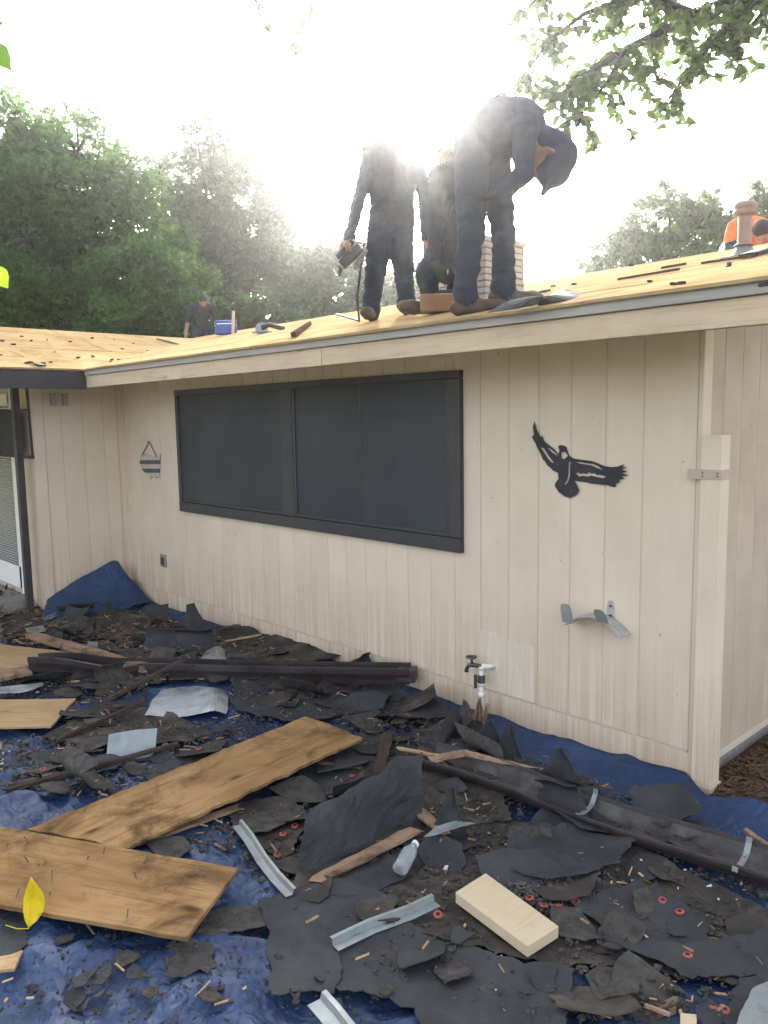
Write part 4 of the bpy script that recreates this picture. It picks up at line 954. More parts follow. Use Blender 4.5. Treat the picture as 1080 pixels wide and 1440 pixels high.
def angle_strip(pxs, z, w, h, label, mat='galv', twist=0):
    P_ = [gz(x, y, z) for x, y in pxs]; b = MB(); vs = []
    for i, p in enumerate(P_):
        t = (P_[min(i+1, len(P_)-1)]-P_[max(i-1, 0)]).normalized(); s_ = Vector((-t.y, t.x, 0)).normalized()
        vs += [p-s_*w, p, p+s_*w*.15+Vector((0, 0, h)), p+s_*w*.5+Vector((0, 0, h*1.02))]
    b.add(vs, [(4*i+k, 4*i+k+1, 4*i+5+k, 4*i+4+k) for i in range(len(P_)-1) for k in range(3)])
    o = b.build('drip_edge', mat, None, org=P_[len(P_)//2]); md = o.modifiers.new('t', 'SOLIDIFY'); md.thickness = .0015; return tag(o, label, 'drip edge')
angle_strip([(336,1160),(352,1180),(372,1212),(390,1235),(412,1258)], .055, .03, .02, 'bent silver drip edge strip right of the plywood plank', 'galv')
angle_strip([(468,1330),(520,1305),(575,1285),(611,1268)], .06, .035, .022, 'shiny metal drip edge strip lying on the torn felt sheet', 'galv')
angle_strip([(450,1405),(468,1425),(495,1460)], .06, .045, .02, 'wide silver drip edge piece lying on the blue tarp', 'galv')
sheet('tape_strip', [(596,1180),(612,1168),(640,1160),(668,1163),(640,1171),(615,1178)], 'galv', 'torn silver tape strip draped over the pale lath', 'tape', .06, .005, .006, .02, .002, 93, grid=.02)
angle_strip([(62,872),(85,862),(105,853)], .06, .04, .015, 'pale metal strip below the raised tarp corner', 'galv')
sheet('plastic_sheet', [(1040,1425),(1060,1395),(1100,1370),(1100,1470),(1030,1470)], 'galv', 'grey translucent looking sheet corner at the tarp beside the felt corner', 'sheet', .05, .004, .006, .02, .002, 91)
sheet('metal_scrap', [(35,884),(60,880),(64,888),(40,892)], 'galv', 'small flat silver scrap in front of the raised tarp corner', 'metal scrap', .04, .003, .002, .003, .002, 92)

# water bottle ---------------------------------------------------------------------
a, c = gz(562, 1222, .075), gz(583, 1188, .075); d = (c-a).normalized(); L = .20
bt = thing('water_bottle', 'crushed clear plastic water bottle lying beside the nail studded lath', 'bottle', a)
pr = [(.001, 0), (.026, 0), (.031, .008), (.031, .03), (.028, .036), (.031, .042), (.031, .07), (.028, .076), (.031, .082), (.031, .125), (.024, .15), (.013, .168), (.013, .185)]
def lathe_dir(prof, o, d, name, mat, par, n=18):
    z = d; x = z.orthogonal().normalized(); y = z.cross(x); b = MB(); vs = []
    for r_, h in prof:
        for k in range(n): an = 2*math.pi*k/n; vs.append(o+z*h+(x*math.cos(an)+y*math.sin(an))*r_*(1-.08*math.sin(3*an+h*40)))
    b.add(vs, [(i*n+k, i*n+(k+1) % n, (i+1)*n+(k+1) % n, (i+1)*n+k) for i in range(len(prof)-1) for k in range(n)]); return b.build(name, mat, par, True)
o = lathe_dir(pr, a, d, 'bottle_body', 'bottle', bt); md = o.modifiers.new('t', 'SOLIDIFY'); md.thickness = .0012
lathe_dir([(.001, .180), (.0155, .180), (.0155, .196), (.001, .197)], a, d, 'cap', 'white', bt)


# yellow leaf
def leaf_outline(L, W): return [(0, 0), (L*.12, W*.28), (L*.3, W*.48), (L*.5, W*.5), (L*.72, W*.36), (L*.9, W*.13), (L, 0), (L*.9, -W*.13), (L*.72, -W*.36), (L*.5, -W*.5), (L*.3, -W*.48), (L*.12, -W*.28)]
v2, tr = plate(leaf_outline(.165, .085), 0, grid=.012, seg=.01, jag=.0012, seed=4)
p0 = gz(40, 1306, .115)
LE = (gz(44, 1248, .235)-p0).normalized(); LS = RT.copy(); LN = LE.cross(LS)
vs, fs = shell(v2, tr, lambda x, y: p0+LE*x+LS*(y*.9)+LN*(.30*abs(y)+.02*math.sin(x*22)), .0006)
lf = thing('fallen_leaf', 'bright yellow curled leaf stuck upright at the edge of the front plywood', 'leaf', p0)
b = MB(); b.add(vs, fs); b.build('blade', 'yellow', lf, True)
MB().tube([p0+LE*.15, p0+LE*.07+LN*.003, p0, gz(24, 1306, .10), gz(8, 1301, .09)], [.0008, .0014, .0018, .0016, .0014], 6).build('stem', 'yellow', lf)

# red cap washers ------------------------------------------------------------------
MARKS_W = [(gz(x, y, .05), n_) for x, y, n_ in ((712,1285,'the pine block'),(600,1200,'the water bottle'),(960,1290,'the long felt strip'),(1000,1415,'the small cut pine piece'),(400,1180,'the bent silver strip'),(185,1045,'the standing flashing sheet'),(470,1080,'the diagonal plywood plank'),(1080,1300,'the open gutter'))]
wm = MB(); n = 14
prof = [(.008, .0), (.0165, .0), (.0165, .003), (.010, .006), (.008, .006), (.008, .0)]
wm.lathe(prof, (0, 0, 0), n); wm = wm.mesh('cap_washer', 'red')
for i, (px, py) in enumerate([(932,1265),(956,1281),(967,1342),(785,1272),(821,1256),(810,1267),(643,1159),(616,1285),(765,1272),(1004,1414),(390,1202),(415,1160),(398,1172),(745,1262),(1018,1418),(60,1081),(232,1046),(280,1052),(330,1085),(495,1090)]):
    q = PT(px, py, .03); o = link('cap_washer', wm, None, q-Vector((0, 0, .004)), (rng.uniform(-.25, .25), rng.uniform(-.25, .25), 0))
    nb_ = min(MARKS_W, key=lambda m_: (m_[0].x-q.x)**2+(m_[0].y-q.y)**2)[1]; tag(o, 'round red plastic cap washer lying on felt near '+nb_, 'washer', 'red cap washers near '+nb_)

# scraps, crumbs, splinters ----------------------------------------------------------
scr = []
for i in range(16):
    rr = random.Random(100+i); n = rr.randint(5, 8); r0 = rr.uniform(.035, .10)
    poly = [(r0*rr.uniform(.55, 1.2)*math.cos(2*math.pi*k/n)*1.3, r0*rr.uniform(.55, 1.2)*math.sin(2*math.pi*k/n)) for k in range(n)]
    v2, tr = plate(poly, 0, seg=.02, jag=.007, grid=.03, seed=i)
    k1, k2, a_ = rr.uniform(-2.0, 3.0), rr.uniform(-1, 2), rr.uniform(0, 3)
    vs, fs = shell(v2, tr, lambda x, y: Vector((x, y, .004+k1*(x*math.cos(a_)+y*math.sin(a_))**2+k2*x*y+.006*noise.noise(Vector((x*20, y*20, i))))), .004)
    b = MB(); b.add(vs, fs); scr.append((b.mesh('felt_scrap', ['felt', 'shingle', 'felt_dirty'][i % 3]), i % 3))
ZONE = [PT(x, y) for x, y in ((0,850),(180,855),(330,890),(560,985),(720,1060),(860,1110),(1080,1230),(1080,1440),(760,1440),(560,1400),(380,1290),(340,1200),(200,1200),(120,1120),(0,1110))]
zp = [(p.x, p.y) for p in ZONE]
xsz = [p[0] for p in zp]; ysz = [p[1] for p in zp]
BLOCKS = [[(p.x, p.y) for p in (gz(a, c, .07) for a, c in pl)] for pl in (
    [(30,1170),(425,1000),(525,1032),(185,1205)], [(-80,1140),(345,1215),(270,1335),(-80,1290)], [(-40,978),(115,976),(80,1030),(-40,1032)], [(-40,896),(105,912),(50,942),(-40,950)],
    [(620,1258),(685,1215),(805,1302),(745,1360)], [(535,1240),(560,1180),(600,1180),(590,1225)], [(330,1150),(360,1150),(425,1262),(395,1268)], [(460,1345),(462,1310),(610,1255),(622,1280)], [(140,1070),(145,1020),(225,1020),(228,1066)], [(195,1012),(210,965),(325,962),(325,1012)], [(1020,1470),(1030,1390),(1100,1360),(1100,1470)])]
def free(x, y): return not any(inside((x, y), q) for q in BLOCKS)
def zone_pt(rr):
    while True:
        x, y = rr.uniform(min(xsz), max(xsz)), rr.uniform(min(ysz), max(ysz))
        if inside((x, y), zp) and free(x, y): return x, y
MARKS = [(gz(x, y, .05), n_) for x, y, n_ in ((712,1285,'the pine block'),(310,950,'the brown gutter'),(830,1150,'the open gutter'),(280,1100,'the diagonal plywood plank'),(150,1250,'the front plywood board'),(505,1170,'the upright felt sheet'),(568,1210,'the water bottle'),(150,850,'the raised tarp corner'),(185,1045,'the standing flashing sheet'),(690,1030,'the tap'),(540,1300,'the shiny drip edge strip'),(945,1415,'the brown shingle piece'),(375,1210,'the bent silver strip'),(40,1000,'the pale plywood offcut'),(960,1290,'the long felt strip'))]
def by(x, y): return min(MARKS, key=lambda m_: (m_[0].x-x)**2+(m_[0].y-y)**2)[1]
lab = {0: ('torn black felt scrap lying loose among the debris', 'felt scraps in the debris'), 1: ('gritty grey shingle fragment lying loose among the debris', 'shingle fragments in the debris'), 2: ('dusty dirt coated felt scrap lying loose among the debris', 'dusty felt scraps in the debris')}
rr = random.Random(77)
for i in range(215):
    x, y = zone_pt(rr); me, kd = scr[rr.randrange(16)]
    if i < 24:
        q = PT(rr.uniform(0, 560), rr.uniform(1330, 1430)); x, y = q.x, q.y
    o = link('felt_scrap' if kd != 1 else 'shingle_fragment', me, None, (x, y, H(x, y)+rr.uniform(.012, .03)), (rr.uniform(-.25, .25), rr.uniform(-.25, .25), rr.uniform(0, 6.28))); s_ = rr.uniform(.6, 1.7) if i >= 24 else rr.uniform(.2, .45); o.scale = (s_, s_, 1)
    tag(o, lab[kd][0].replace('lying loose among the debris', 'lying near '+by(x, y)), 'felt scrap' if kd != 1 else 'shingle fragment', lab[kd][1]+' near '+by(x, y))
rr = random.Random(207)                                # larger sheets that curl up and overlap
for i in range(34):
    while True:
        x, y = zone_pt(rr)
        if all(free(x+.2*math.cos(t_), y+.2*math.sin(t_)) for t_ in np.arange(0, 6.3, .6)): break
    a = rr.uniform(0, 6.28); L = rr.uniform(.10, .24); W = rr.uniform(.07, .16); kf = rr.uniform(1.0, 2.6); ex = Vector((math.cos(a), math.sin(a), 0)); ey = Vector((-ex.y, ex.x, 0)); z0 = H(x, y)+.006
    rad = 2*L/kf; rows = []
    for j in range(4):
        v_ = -W+2*W*j/3; row = []
        for q_ in range(5):
            th = kf*(q_/4)**1.3; row.append(Vector((x, y, z0))+ex*(rad*math.sin(th)-L)+ey*(v_*(1+.25*rr.uniform(-1, 1))+.02*rr.uniform(-1, 1))+Vector((0, 0, min(.16, rad*(1-math.cos(th))*.55)+.01*rr.uniform(-.3, 1))))
        rows.append(row)
    near = by(x, y); o = cloth_patch('roofing_felt', rows, ('felt', 'felt_dirty', 'shingle')[i % 3], None, .0035, 4, .014, i+300, False)
    tag(o, ('curled torn black felt sheet lying near ', 'curled dusty felt sheet lying near ', 'curled gritty shingle sheet lying near ')[i % 3]+near, 'roofing felt', ('curled black felt', 'curled dusty felt', 'curled shingles')[i % 3]+' near '+near)
def crumbs(name, n, lo, hi, mat, label, cat, seed, flat=.4, long=1., zone=zone_pt, zlift=.02):
    rr = random.Random(seed); b = MB()
    for i in range(n):
        x, y = zone(rr); z = max(H(x, y)+rr.uniform(0, zlift), tarp_z(x, y)); s_ = rr.uniform(lo, hi)*(1 if rr.random() < .8 else 1.8); a = rr.uniform(0, 6.28)
        d = Vector((math.cos(a), math.sin(a), rr.uniform(-.3, .3))).normalized(); e = Vector((-math.sin(a), math.cos(a), rr.uniform(-.3, .3))); f_ = d.cross(e)
        n0 = len(b.v); b.obox((x, y, z), d*s_*long, (e+d*rr.uniform(-.5, .5))*s_*rr.uniform(.5, 1), (f_+d*rr.uniform(-.4, .4))*s_*flat)
        for k in range(n0, n0+8): b.v[k] = tuple(c_+rr.uniform(-.45, .45)*s_ for c_ in b.v[k])
    o = b.build(name, mat); return tag(o, label, cat, kind='stuff')
crumbs('shingle_crumbs', 15000, .002, .0075, 'shingle', 'loose dark shingle crumbs and grit strewn over the debris', 'rubble', 1)
def heap(rr):
    q = gz(max(0, rr.gauss(130, 110)), rr.gauss(900, 26), .06); return (q.x, q.y) if inside((q.x, q.y), zp) and free(q.x, q.y) else zone_pt(rr)
crumbs('wood_fibres', 900, .0010, .0026, 'splinter', 'fine tan wood splinters strewn over the debris', 'wood splinters', 2, .6, 5.0)
crumbs('wood_fibres', 1500, .0018, .0040, 'lath', 'heap of rotten wood splinters in front of the raised tarp corner', 'wood splinters', 3, .6, 5.5, heap, .05)
crumbs('bark_bits', 1500, .0012, .0035, 'mulch', 'brown bark and leaf bits strewn over the debris', 'bark bits', 8, .6, 3.5)
crumbs('pale_grit', 260, .002, .005, 'sign_white', 'scattered pale plaster flecks among the debris', 'grit', 4, .6, 1.2)
def ash(rr): q = gz(rr.gauss(765, 36), rr.gauss(1238, 20), .06); return q.x, q.y
crumbs('grey_grit', 2600, .0015, .004, 'gutter_in', 'patch of pale grey roofing grit behind the pine block', 'grit', 5, .6, 1.2, ash, .03)
def low(rr): q = PT(rr.uniform(0, 560), rr.uniform(1300, 1440)); return q.x, q.y
crumbs('tarp_grit', 700, .0012, .0035, 'shingle', 'grit and bark crumbs caught in the folds of the bare tarp', 'grit', 6, .5, 1.6, low, .012)
sm_ = [MB().obox((0, 0, 0), (L, 0, 0), (.1*L, w, 0), (0, .0, .002)).mesh('wood_splinter', 'splinter') for L, w in ((.016, .0028), (.024, .003), (.011, .004), (.032, .0026))]
rr = random.Random(31)
for i in range(90):
    x, y = zone_pt(rr) if i < 78 else low(rr)
    o = link('wood_splinter', sm_[i % 4], None, (x, y, H(x, y)+rr.uniform(.01, .035)), (rr.uniform(-.2, .2), rr.uniform(-.3, .3), rr.uniform(0, 6.28)))
    tag(o, 'short tan wood splinter lying loose near '+by(x, y), 'splinter', 'loose wood splinters near '+by(x, y))

# ------------------------------------------------------------------ people on the roof
def capsule(b, p, q, r0, r1, n=14):
    p, q = Vector(p), Vector(q); d = q-p; L = d.length
    if L < 1e-6: d = Vector((0, 0, 1e-4)); L = 1e-4
    z = d.normalized(); x = z.orthogonal().normalized(); y = z.cross(x); prof = []
    for k in range(5): a = -math.pi/2+math.pi/2*k/4; prof.append((r0*math.cos(a)+1e-5, r0*math.sin(a)))
    for k in range(5): a = math.pi/2*k/4; prof.append((r1*math.cos(a)+1e-5, L+r1*math.sin(a)))
    vs = [p+z*h+(x*math.cos(2*math.pi*k/n)+y*math.sin(2*math.pi*k/n))*r_ for r_, h in prof for k in range(n)]
    fs = [(i*n+k, i*n+(k+1) % n, (i+1)*n+(k+1) % n, (i+1)*n+k) for i in range(len(prof)-1) for k in range(n)]
    fs += [tuple(range(n-1, -1, -1)), tuple((len(prof)-1)*n+k for k in range(n))]
    b.add(vs, fs)
def flesh(name, caps, mats, voxel, parent, wr=.006):
    "caps: (p, q, r0, r1, material index) -> one continuous remeshed skin with cloth folds"
    b = MB(); o_ = wloc(parent)
    for p, q, r0, r1, mi in caps: capsule(b, p, q, r0, r1)
    tmp = link('tmp', b.mesh('tmp', mats[0], False, o_))
    md = tmp.modifiers.new('r', 'REMESH'); md.mode = 'VOXEL'; md.voxel_size = voxel
    ms = tmp.modifiers.new('s', 'SMOOTH'); ms.iterations = 5; ms.factor = .5
    dg = bpy.context.evaluated_depsgraph_get(); me = bpy.data.meshes.new_from_object(tmp.evaluated_get(dg)); bpy.data.objects.remove(tmp)
    me.materials.clear(); [me.materials.append(M[m_]) for m_ in mats]
    n = len(me.vertices); co = np.empty(n*3, np.float32); me.vertices.foreach_get('co', co); co = co.reshape(-1, 3)+np.array(o_, np.float32)
    best = np.full(n, 1e9); idx = np.zeros(n, int)
    for p, q, r0, r1, mi in caps:
        p, q = np.array(p, float), np.array(q, float); d = q-p; u = np.clip(((co-p)@d)/max(1e-9, d@d), 0, 1); ds = np.linalg.norm(co-p-u[:, None]*d, axis=1)-(r0+(r1-r0)*u)
        k = ds < best; best[k] = ds[k]; idx[k] = mi
    if wr:
        no = np.empty(n*3, np.float32); me.vertices.foreach_get('normal', no); no = no.reshape(-1, 3)
        for i in range(n):
            if mats[idx[i]] in ('skin', 'hair', 'glove'): continue
            v = Vector(co[i].tolist()); w = noise.noise(Vector((v.x*11, v.y*11, v.z*26)))+.6*noise.noise(v*30)
            co[i] += no[i]*wr*w
        me.vertices.foreach_set('co', (co-np.array(o_, np.float32)).ravel())
    pv = np.zeros(len(me.polygons)*1, int); ls = np.empty(len(me.polygons), np.int32); me.polygons.foreach_get('loop_start', ls); li = np.empty(len(me.loops), np.int32); me.loops.foreach_get('vertex_index', li)
    me.polygons.foreach_set('material_index', idx[li[ls]].astype(np.int32)); me.polygons.foreach_set('use_smooth', [True]*len(me.polygons)); me.update()
    return link(name, me, parent, (0, 0, 0))
def frame_at(px, y):
    "a standing spot on the roof: depth y fixed, and pixel -> point in the upright plane through it that faces the viewer"
    d = ray(px, 450); p = CAM+d*((y-CAM.y)/d.y); hz_ = Vector((p.x-CAM.x, p.y-CAM.y, 0)); dist = hz_.length; hz_.normalize(); base_ = Vector((p.x, p.y, rz(p.y)))
    def J(x, yy, off=0.0):
        r_ = ray(x, yy); t = (dist+off)/Vector((r_.x, r_.y, 0)).dot(hz_); return CAM+r_*t
    return base_, J, hz_
def hand(caps, w, e, mi, away, curl=.5, s=1.0, bend=Vector((0, 0, -1))):
    "palm + five fingers continuing the forearm e->w, curling towards bend"
    d = (w-e).normalized(); n = (bend-d*bend.dot(d)); n = n.normalized() if n.length > .1 else d.orthogonal().normalized(); sdv = d.cross(n).normalized()
    k = w+d*.075*s
    for o in (-1.2, -.4, .4, 1.2): caps.append((w+d*.01, k+sdv*o*.018*s, .020*s, .012*s, mi))
    for o, L in ((-1.35, .062), (-.45, .075), (.45, .080), (1.35, .070)):
        a = k+sdv*o*.019*s; d1 = (d+n*curl).normalized(); d2 = (d+n*curl*2.6).normalized(); m_ = a+d1*L*.5*s; e_ = m_+d2*L*.5*s
        caps.append((a, m_, .0095*s, .0088*s, mi)); caps.append((m_, e_, .0088*s, .0075*s, mi))
    t0 = w+d*.02-sdv*.026*s*away; t1 = t0+(d*.6-sdv*.8*away+n*.4).normalized()*.04*s; t2 = t1+(d-sdv*.2*away+n*.6).normalized()*.032*s
    caps.append((t0, t1, .013*s, .011*s, mi)); caps.append((t1, t2, .011*s, .009*s, mi))
def head(caps, c, face, up_, r, mskin, mhair, cap=None, neck=None):
    face = face.normalized(); up_ = (up_-face*up_.dot(face)).normalized(); sd_ = face.cross(up_)
    caps.append((c+up_*r*.30-face*r*.20, c+up_*r*.40+face*r*.05, r*.90, r*.84, mhair))       # skull
    caps.append((c+up_*r*.12+face*r*.05, c+up_*r*.05+face*r*.22, r*.86, r*.78, mskin))       # forehead, cheeks
    caps.append((c-up_*r*.25+face*r*.25, c-up_*r*.75+face*r*.45, r*.68, r*.40, mskin))       # face, jaw
    caps.append((c+face*r*.92+up_*r*.12, c+face*r*1.12-up_*r*.22, r*.10, r*.15, mskin))      # nose
    caps.append((c+face*r*.80-up_*r*.52, c+face*r*.86-up_*r*.56, r*.20, r*.16, mskin))       # mouth
    for k in (-1, 1):
        caps.append((c+sd_*k*r*.86+up_*r*.12, c+sd_*k*r*.90-up_*r*.16, r*.12, r*.10, mskin))  # ears
        caps.append((c+face*r*.86+up_*r*.22+sd_*k*r*.18, c+face*r*.80+up_*r*.24+sd_*k*r*.48, r*.11, r*.10, mskin))
        caps.append((c+face*r*.97+up_*r*.02+sd_*k*r*.30, c+face*r*.95+up_*r*.02+sd_*k*r*.40, r*.055, r*.05, mhair))  # eyes  # brow
    if neck is not None: caps.append((c-up_*r*.5-face*r*.1, neck, r*.55, r*.62, mskin))
def limb(caps, pts, rs, mi):
    for a, c, r0, r1 in zip(pts[:-1], pts[1:], rs[:-1], rs[1:]): caps.append((a, c, r0, r1, mi))
def boot(caps, ank, toe_dir, mi, s=1.0, drop=.075):
    td = Vector((toe_dir.x, toe_dir.y, 0)).normalized(); f_ = Vector((ank.x, ank.y, ank.z-drop*.6))
    caps.append((ank, f_-td*.03*s, .052*s, .045*s, mi)); caps.append((f_-td*.04*s, f_+td*.15*s, .042*s, .038*s, mi)); caps.append((f_+td*.10*s, f_+td*.18*s, .042*s, .036*s, mi))
def rest(J, x, y, off, dz=.085):
    "ankle point that stands on the roof plane"
    p = J(x, y, off); p.z = rz(min(p.y, 2*YR-p.y))+dz; return p
def person(name_label, bpt, group='roofers at work on the roof'):
    return thing('person', name_label, 'person', bpt, group)
V3 = lambda x, y, z: Vector((x, y, z))
# B: bent double, facing right --------------------------------------------------
bp, J, HZ = frame_at(684, -.33)
pB = person('worker in dark clothes bent double at the hips with head hanging down', bp); caps = []
RV = Vector((RT.x, RT.y, 0)).normalized()
aL, aR = rest(J, 655, 436, -.06), rest(J, 708, 432, .08)
hL, hR = J(664, 212, -.08), J(692, 205, .09)
limb(caps, [hL, J(662, 330, -.09), aL+V3(0, 0, .03)], [.095, .068, .056], 0); limb(caps, [hR, J(708, 325, .08), aR+V3(0, 0, .03)], [.092, .064, .054], 0)
for a in (aL, aR): caps.append((a+V3(0, 0, .0), a+V3(0, 0, .09), .066, .062, 0)); boot(caps, a, RV, 3)
pel = J(676, 196, 0); limb(caps, [hL, pel, hR], [.09, .115, .09], 0)
ch = J(728, 180, 0); limb(caps, [pel+V3(0, 0, .02), J(702, 176, 0), ch], [.125, .135, .14], 1)
shL, shR = J(735, 186, -.16), J(733, 184, .16); limb(caps, [shL, ch, shR], [.07, .115, .07], 1)
nk = J(754, 192, 0); limb(caps, [ch, nk], [.10, .065], 1)
eL, wL = J(738, 244, -.19), J(700, 268, -.17); limb(caps, [shL, eL, wL], [.064, .046, .036], 1); hand(caps, wL, eL, 4, 1, .7, 1.0, -RV)
eR, wR = J(741, 244, .18), J(710, 272, .17); limb(caps, [shR, eR, wR], [.064, .046, .036], 1); hand(caps, wR, eR, 4, -1, .7, 1.0, -RV)
hc = J(771, 220, 0); hup = (RV*.75+V3(0, 0, -.55)).normalized(); hfc = (V3(0, 0, -.9)-RV*.35).normalized()
head(caps, hc, hfc, hup, .098, 2, 1, neck=nk)
flesh('body', caps, ['jean', 'shirt_navy', 'skin', 'boot', 'shirt_black'], .0085, pB, .009)
capc = []; c = hc+hup*.045; capc.append((c-hfc*.03, c+hfc*.035, .100, .092, 0)); capc.append((c-hfc*.045-hup*.02, c-hfc*.05-hup*.12, .085, .07, 0))
SD = hfc.cross(hup)
for k in (-.05, -.03, -.01, .01, .03, .05): capc.append((c+hfc*.07+SD*k+hup*.01, c+hfc*.15+SD*k*.8-hup*.0, .022, .016, 0))
flesh('hooded_cap', capc, ['shirt_navy'], .009, pB, .004)
# A: upright, with a nail gun held low ------------------------------------------
bp, J, HZ = frame_at(550, .35)
pA = person('worker standing upright on the roof holding a nail gun low at his side', bp); caps = []
aL, aR = rest(J, 523, 455, -.02), rest(J, 572, 452, .0)
kL, kR = J(530, 366, -.04), J(566, 364, -.04); hL, hR = J(540, 300, .0), J(562, 300, .0)
limb(caps, [hL, kL, aL+V3(0, 0, .02)], [.100, .080, .056], 0); limb(caps, [hR, kR, aR+V3(0, 0, .02)], [.100, .080, .056], 0)
for a in (aL, aR): caps.append((a, a+V3(0, 0, .08), .066, .060, 0)); boot(caps, a, -HZ+RV*(-.2), 3)
pel = J(551, 296, .0); limb(caps, [hL, pel, hR], [.105, .13, .105], 0); caps.append((J(543, 312, 0), J(559, 312, 0), .122, .122, 1))
ch = J(551, 228, -.03); limb(caps, [pel, J(551, 262, .0), ch], [.135, .13, .14], 1)
shL, shR = J(523, 210, -.02), J(580, 210, -.02); limb(caps, [shL, ch, shR], [.068, .125, .068], 1); nk = J(551, 194, -.04); limb(caps, [ch, nk], [.10, .062], 1)
limb(caps, [nk, shL], [.062, .066], 1); limb(caps, [nk, shR], [.062, .066], 1)
for k in (-1, 1): limb(caps, [J(551+k*13, 222, -.02), J(551+k*11, 262, .0), J(551+k*9, 300, .0)], [.115, .105, .105], 1)
eL, wL = J(507, 272, -.05), J(491, 334, -.22); limb(caps, [shL, eL, wL], [.060, .046, .036], 1); hand(caps, wL, eL, 2, 1, .6)
eR, wR = J(597, 272, -.04), J(600, 334, -.12); limb(caps, [shR, eR, wR], [.060, .048, .038], 1); hand(caps, wR, eR, 2, -1, .5)
hc = J(549, 171, -.08); head(caps, hc, (-HZ*.8-V3(0, 0, .6)-RV*.25), V3(0, 0, .8)-HZ*.5, .092, 2, 5, neck=nk)
flesh('body', caps, ['jean', 'shirt_grey', 'skin', 'boot', 'hivis', 'hair'], .0095, pA, .008)
hu = (V3(0, 0, .8)-HZ*.3).normalized(); capc = [(hc+hu*.035, hc+hu*.045-HZ*.02, .094, .088, 0)]
for k in (-.05, -.017, .017, .05): capc.append((hc-HZ*.10+RV*k+V3(0, 0, .05), hc-HZ*.17+RV*k*.8+V3(0, 0, .012), .014, .011, 0))
flesh('cap', capc, ['shirt_black'], .009, pA, .002)
# C: stooped behind, both arms down to the roof -----------------------------------
bp, J, HZ = frame_at(628, .08)
pC = person('stooped worker with green gloves reaching down between the other two', bp); caps = []
aL, aR = rest(J, 606, 440, -.05), rest(J, 640, 440, .12)
kL, kR = J(600, 385, -.14), J(648, 372, -.1); hL, hR = J(634, 330, .16), J(660, 328, .18)
limb(caps, [hL, kL, aL+V3(0, 0, .02)], [.098, .068, .056], 0); limb(caps, [hR, kR, aR+V3(0, 0, .02)], [.098, .068, .056], 0)
for a in (aL, aR): boot(caps, a, -RV-HZ*.5, 3)
pel = J(648, 318, .2); limb(caps, [hL, pel, hR], [.1, .12, .1], 0)
ch = J(636, 252, .0); limb(caps, [pel, J(644, 285, .12), ch], [.125, .13, .13], 1)
shL, shR = J(616, 248, -.06), J(656, 246, .06); limb(caps, [shL, ch, shR], [.062, .10, .062], 1); nk = J(630, 226, -.05); limb(caps, [ch, nk], [.09, .06], 1)
eL, wL = J(610, 312, -.10), J(611, 362, -.16); limb(caps, [shL, eL, wL], [.056, .044, .036], 1); hand(caps, wL, eL, 2, 1, 1.2)
eR, wR = J(640, 318, -.05), J(626, 368, -.14); limb(caps, [shR, eR, wR], [.056, .044, .036], 1); hand(caps, wR, eR, 2, -1, 1.2)
hc = J(622, 204, -.09); head(caps, hc, (-RV*.5-HZ*.6-V3(0, 0, .7)), V3(0, 0, .75)-HZ*.4-RV*.3, .092, 4, 5, neck=nk)
flesh('body', caps, ['jean', 'shirt_black', 'glove', 'boot', 'skin', 'hair'], .0085, pC, .008)
# tools
def tool_box(pc, s, label):
    t = thing('tool_case', label, 'tool', pc); x, y = RV, HZ; z = V3(0, 0, 1)
    bevel(MB().obox(pc+z*.05*s, x*.13*s, y*.06*s, z*.05*s).build('case', 'orange_tool', t), .01)
    bevel(MB().obox(pc+z*.115*s, x*.05*s, y*.012*s, z*.012*s).build('handle', 'toolblack', t), .004)
    for k in (-1, 1): MB().obox(pc+z*.105*s+x*.045*s*k, x*.008*s, y*.01*s, z*.012*s).build('handle_post', 'toolblack', t)
    return t
q = J(624, 436, -.10); q.z = rz(q.y)-.002; tool_box(q, 1.05, 'orange tool case standing at the feet of the stooped worker')
bp, J, HZ = frame_at(550, .35)
gq = J(487, 353, -.24); ng = thing('nail_gun', 'dark nail gun held low in the upright worker\'s hand', 'nail gun', gq)
tip = (J(465, 375, -.24)-gq).normalized(); upg = V3(0, 0, 1); sg_ = tip.cross(upg).normalized(); ug = sg_.cross(tip)
bevel(MB().obox(gq-ug*.045, tip*.085, sg_*.028, ug*.032).build('housing', 'toolblack', ng), .008)
bevel(MB().obox(gq+ug*.012-tip*.0, tip*.075, sg_*.018, ug*.019).build('grip', 'toolblack', ng), .008)
bevel(MB().obox(gq-ug*.10-tip*.03, (tip*.075-ug*.02), sg_*.012, ug*.020).build('magazine', 'nail', ng), .004)
MB().tube([gq+tip*.10-ug*.05, gq+tip*.15-ug*.05-ug*.03], [.02, .012], 10).build('nose', 'nail', ng)
h0 = gq-tip*.07+ug*.012; hp2 = J(505, 440, .2); hp2.z = rz(hp2.y)+.012
MB().tube([h0, h0-tip*.05-ug*.06, h0.lerp(hp2, .6)-V3(0, 0, .05), hp2, hp2+HZ*.5+V3(0, 0, .5*MS)-RV*.2], .008, 8).build('air_hose', 'toolblack', ng, True)

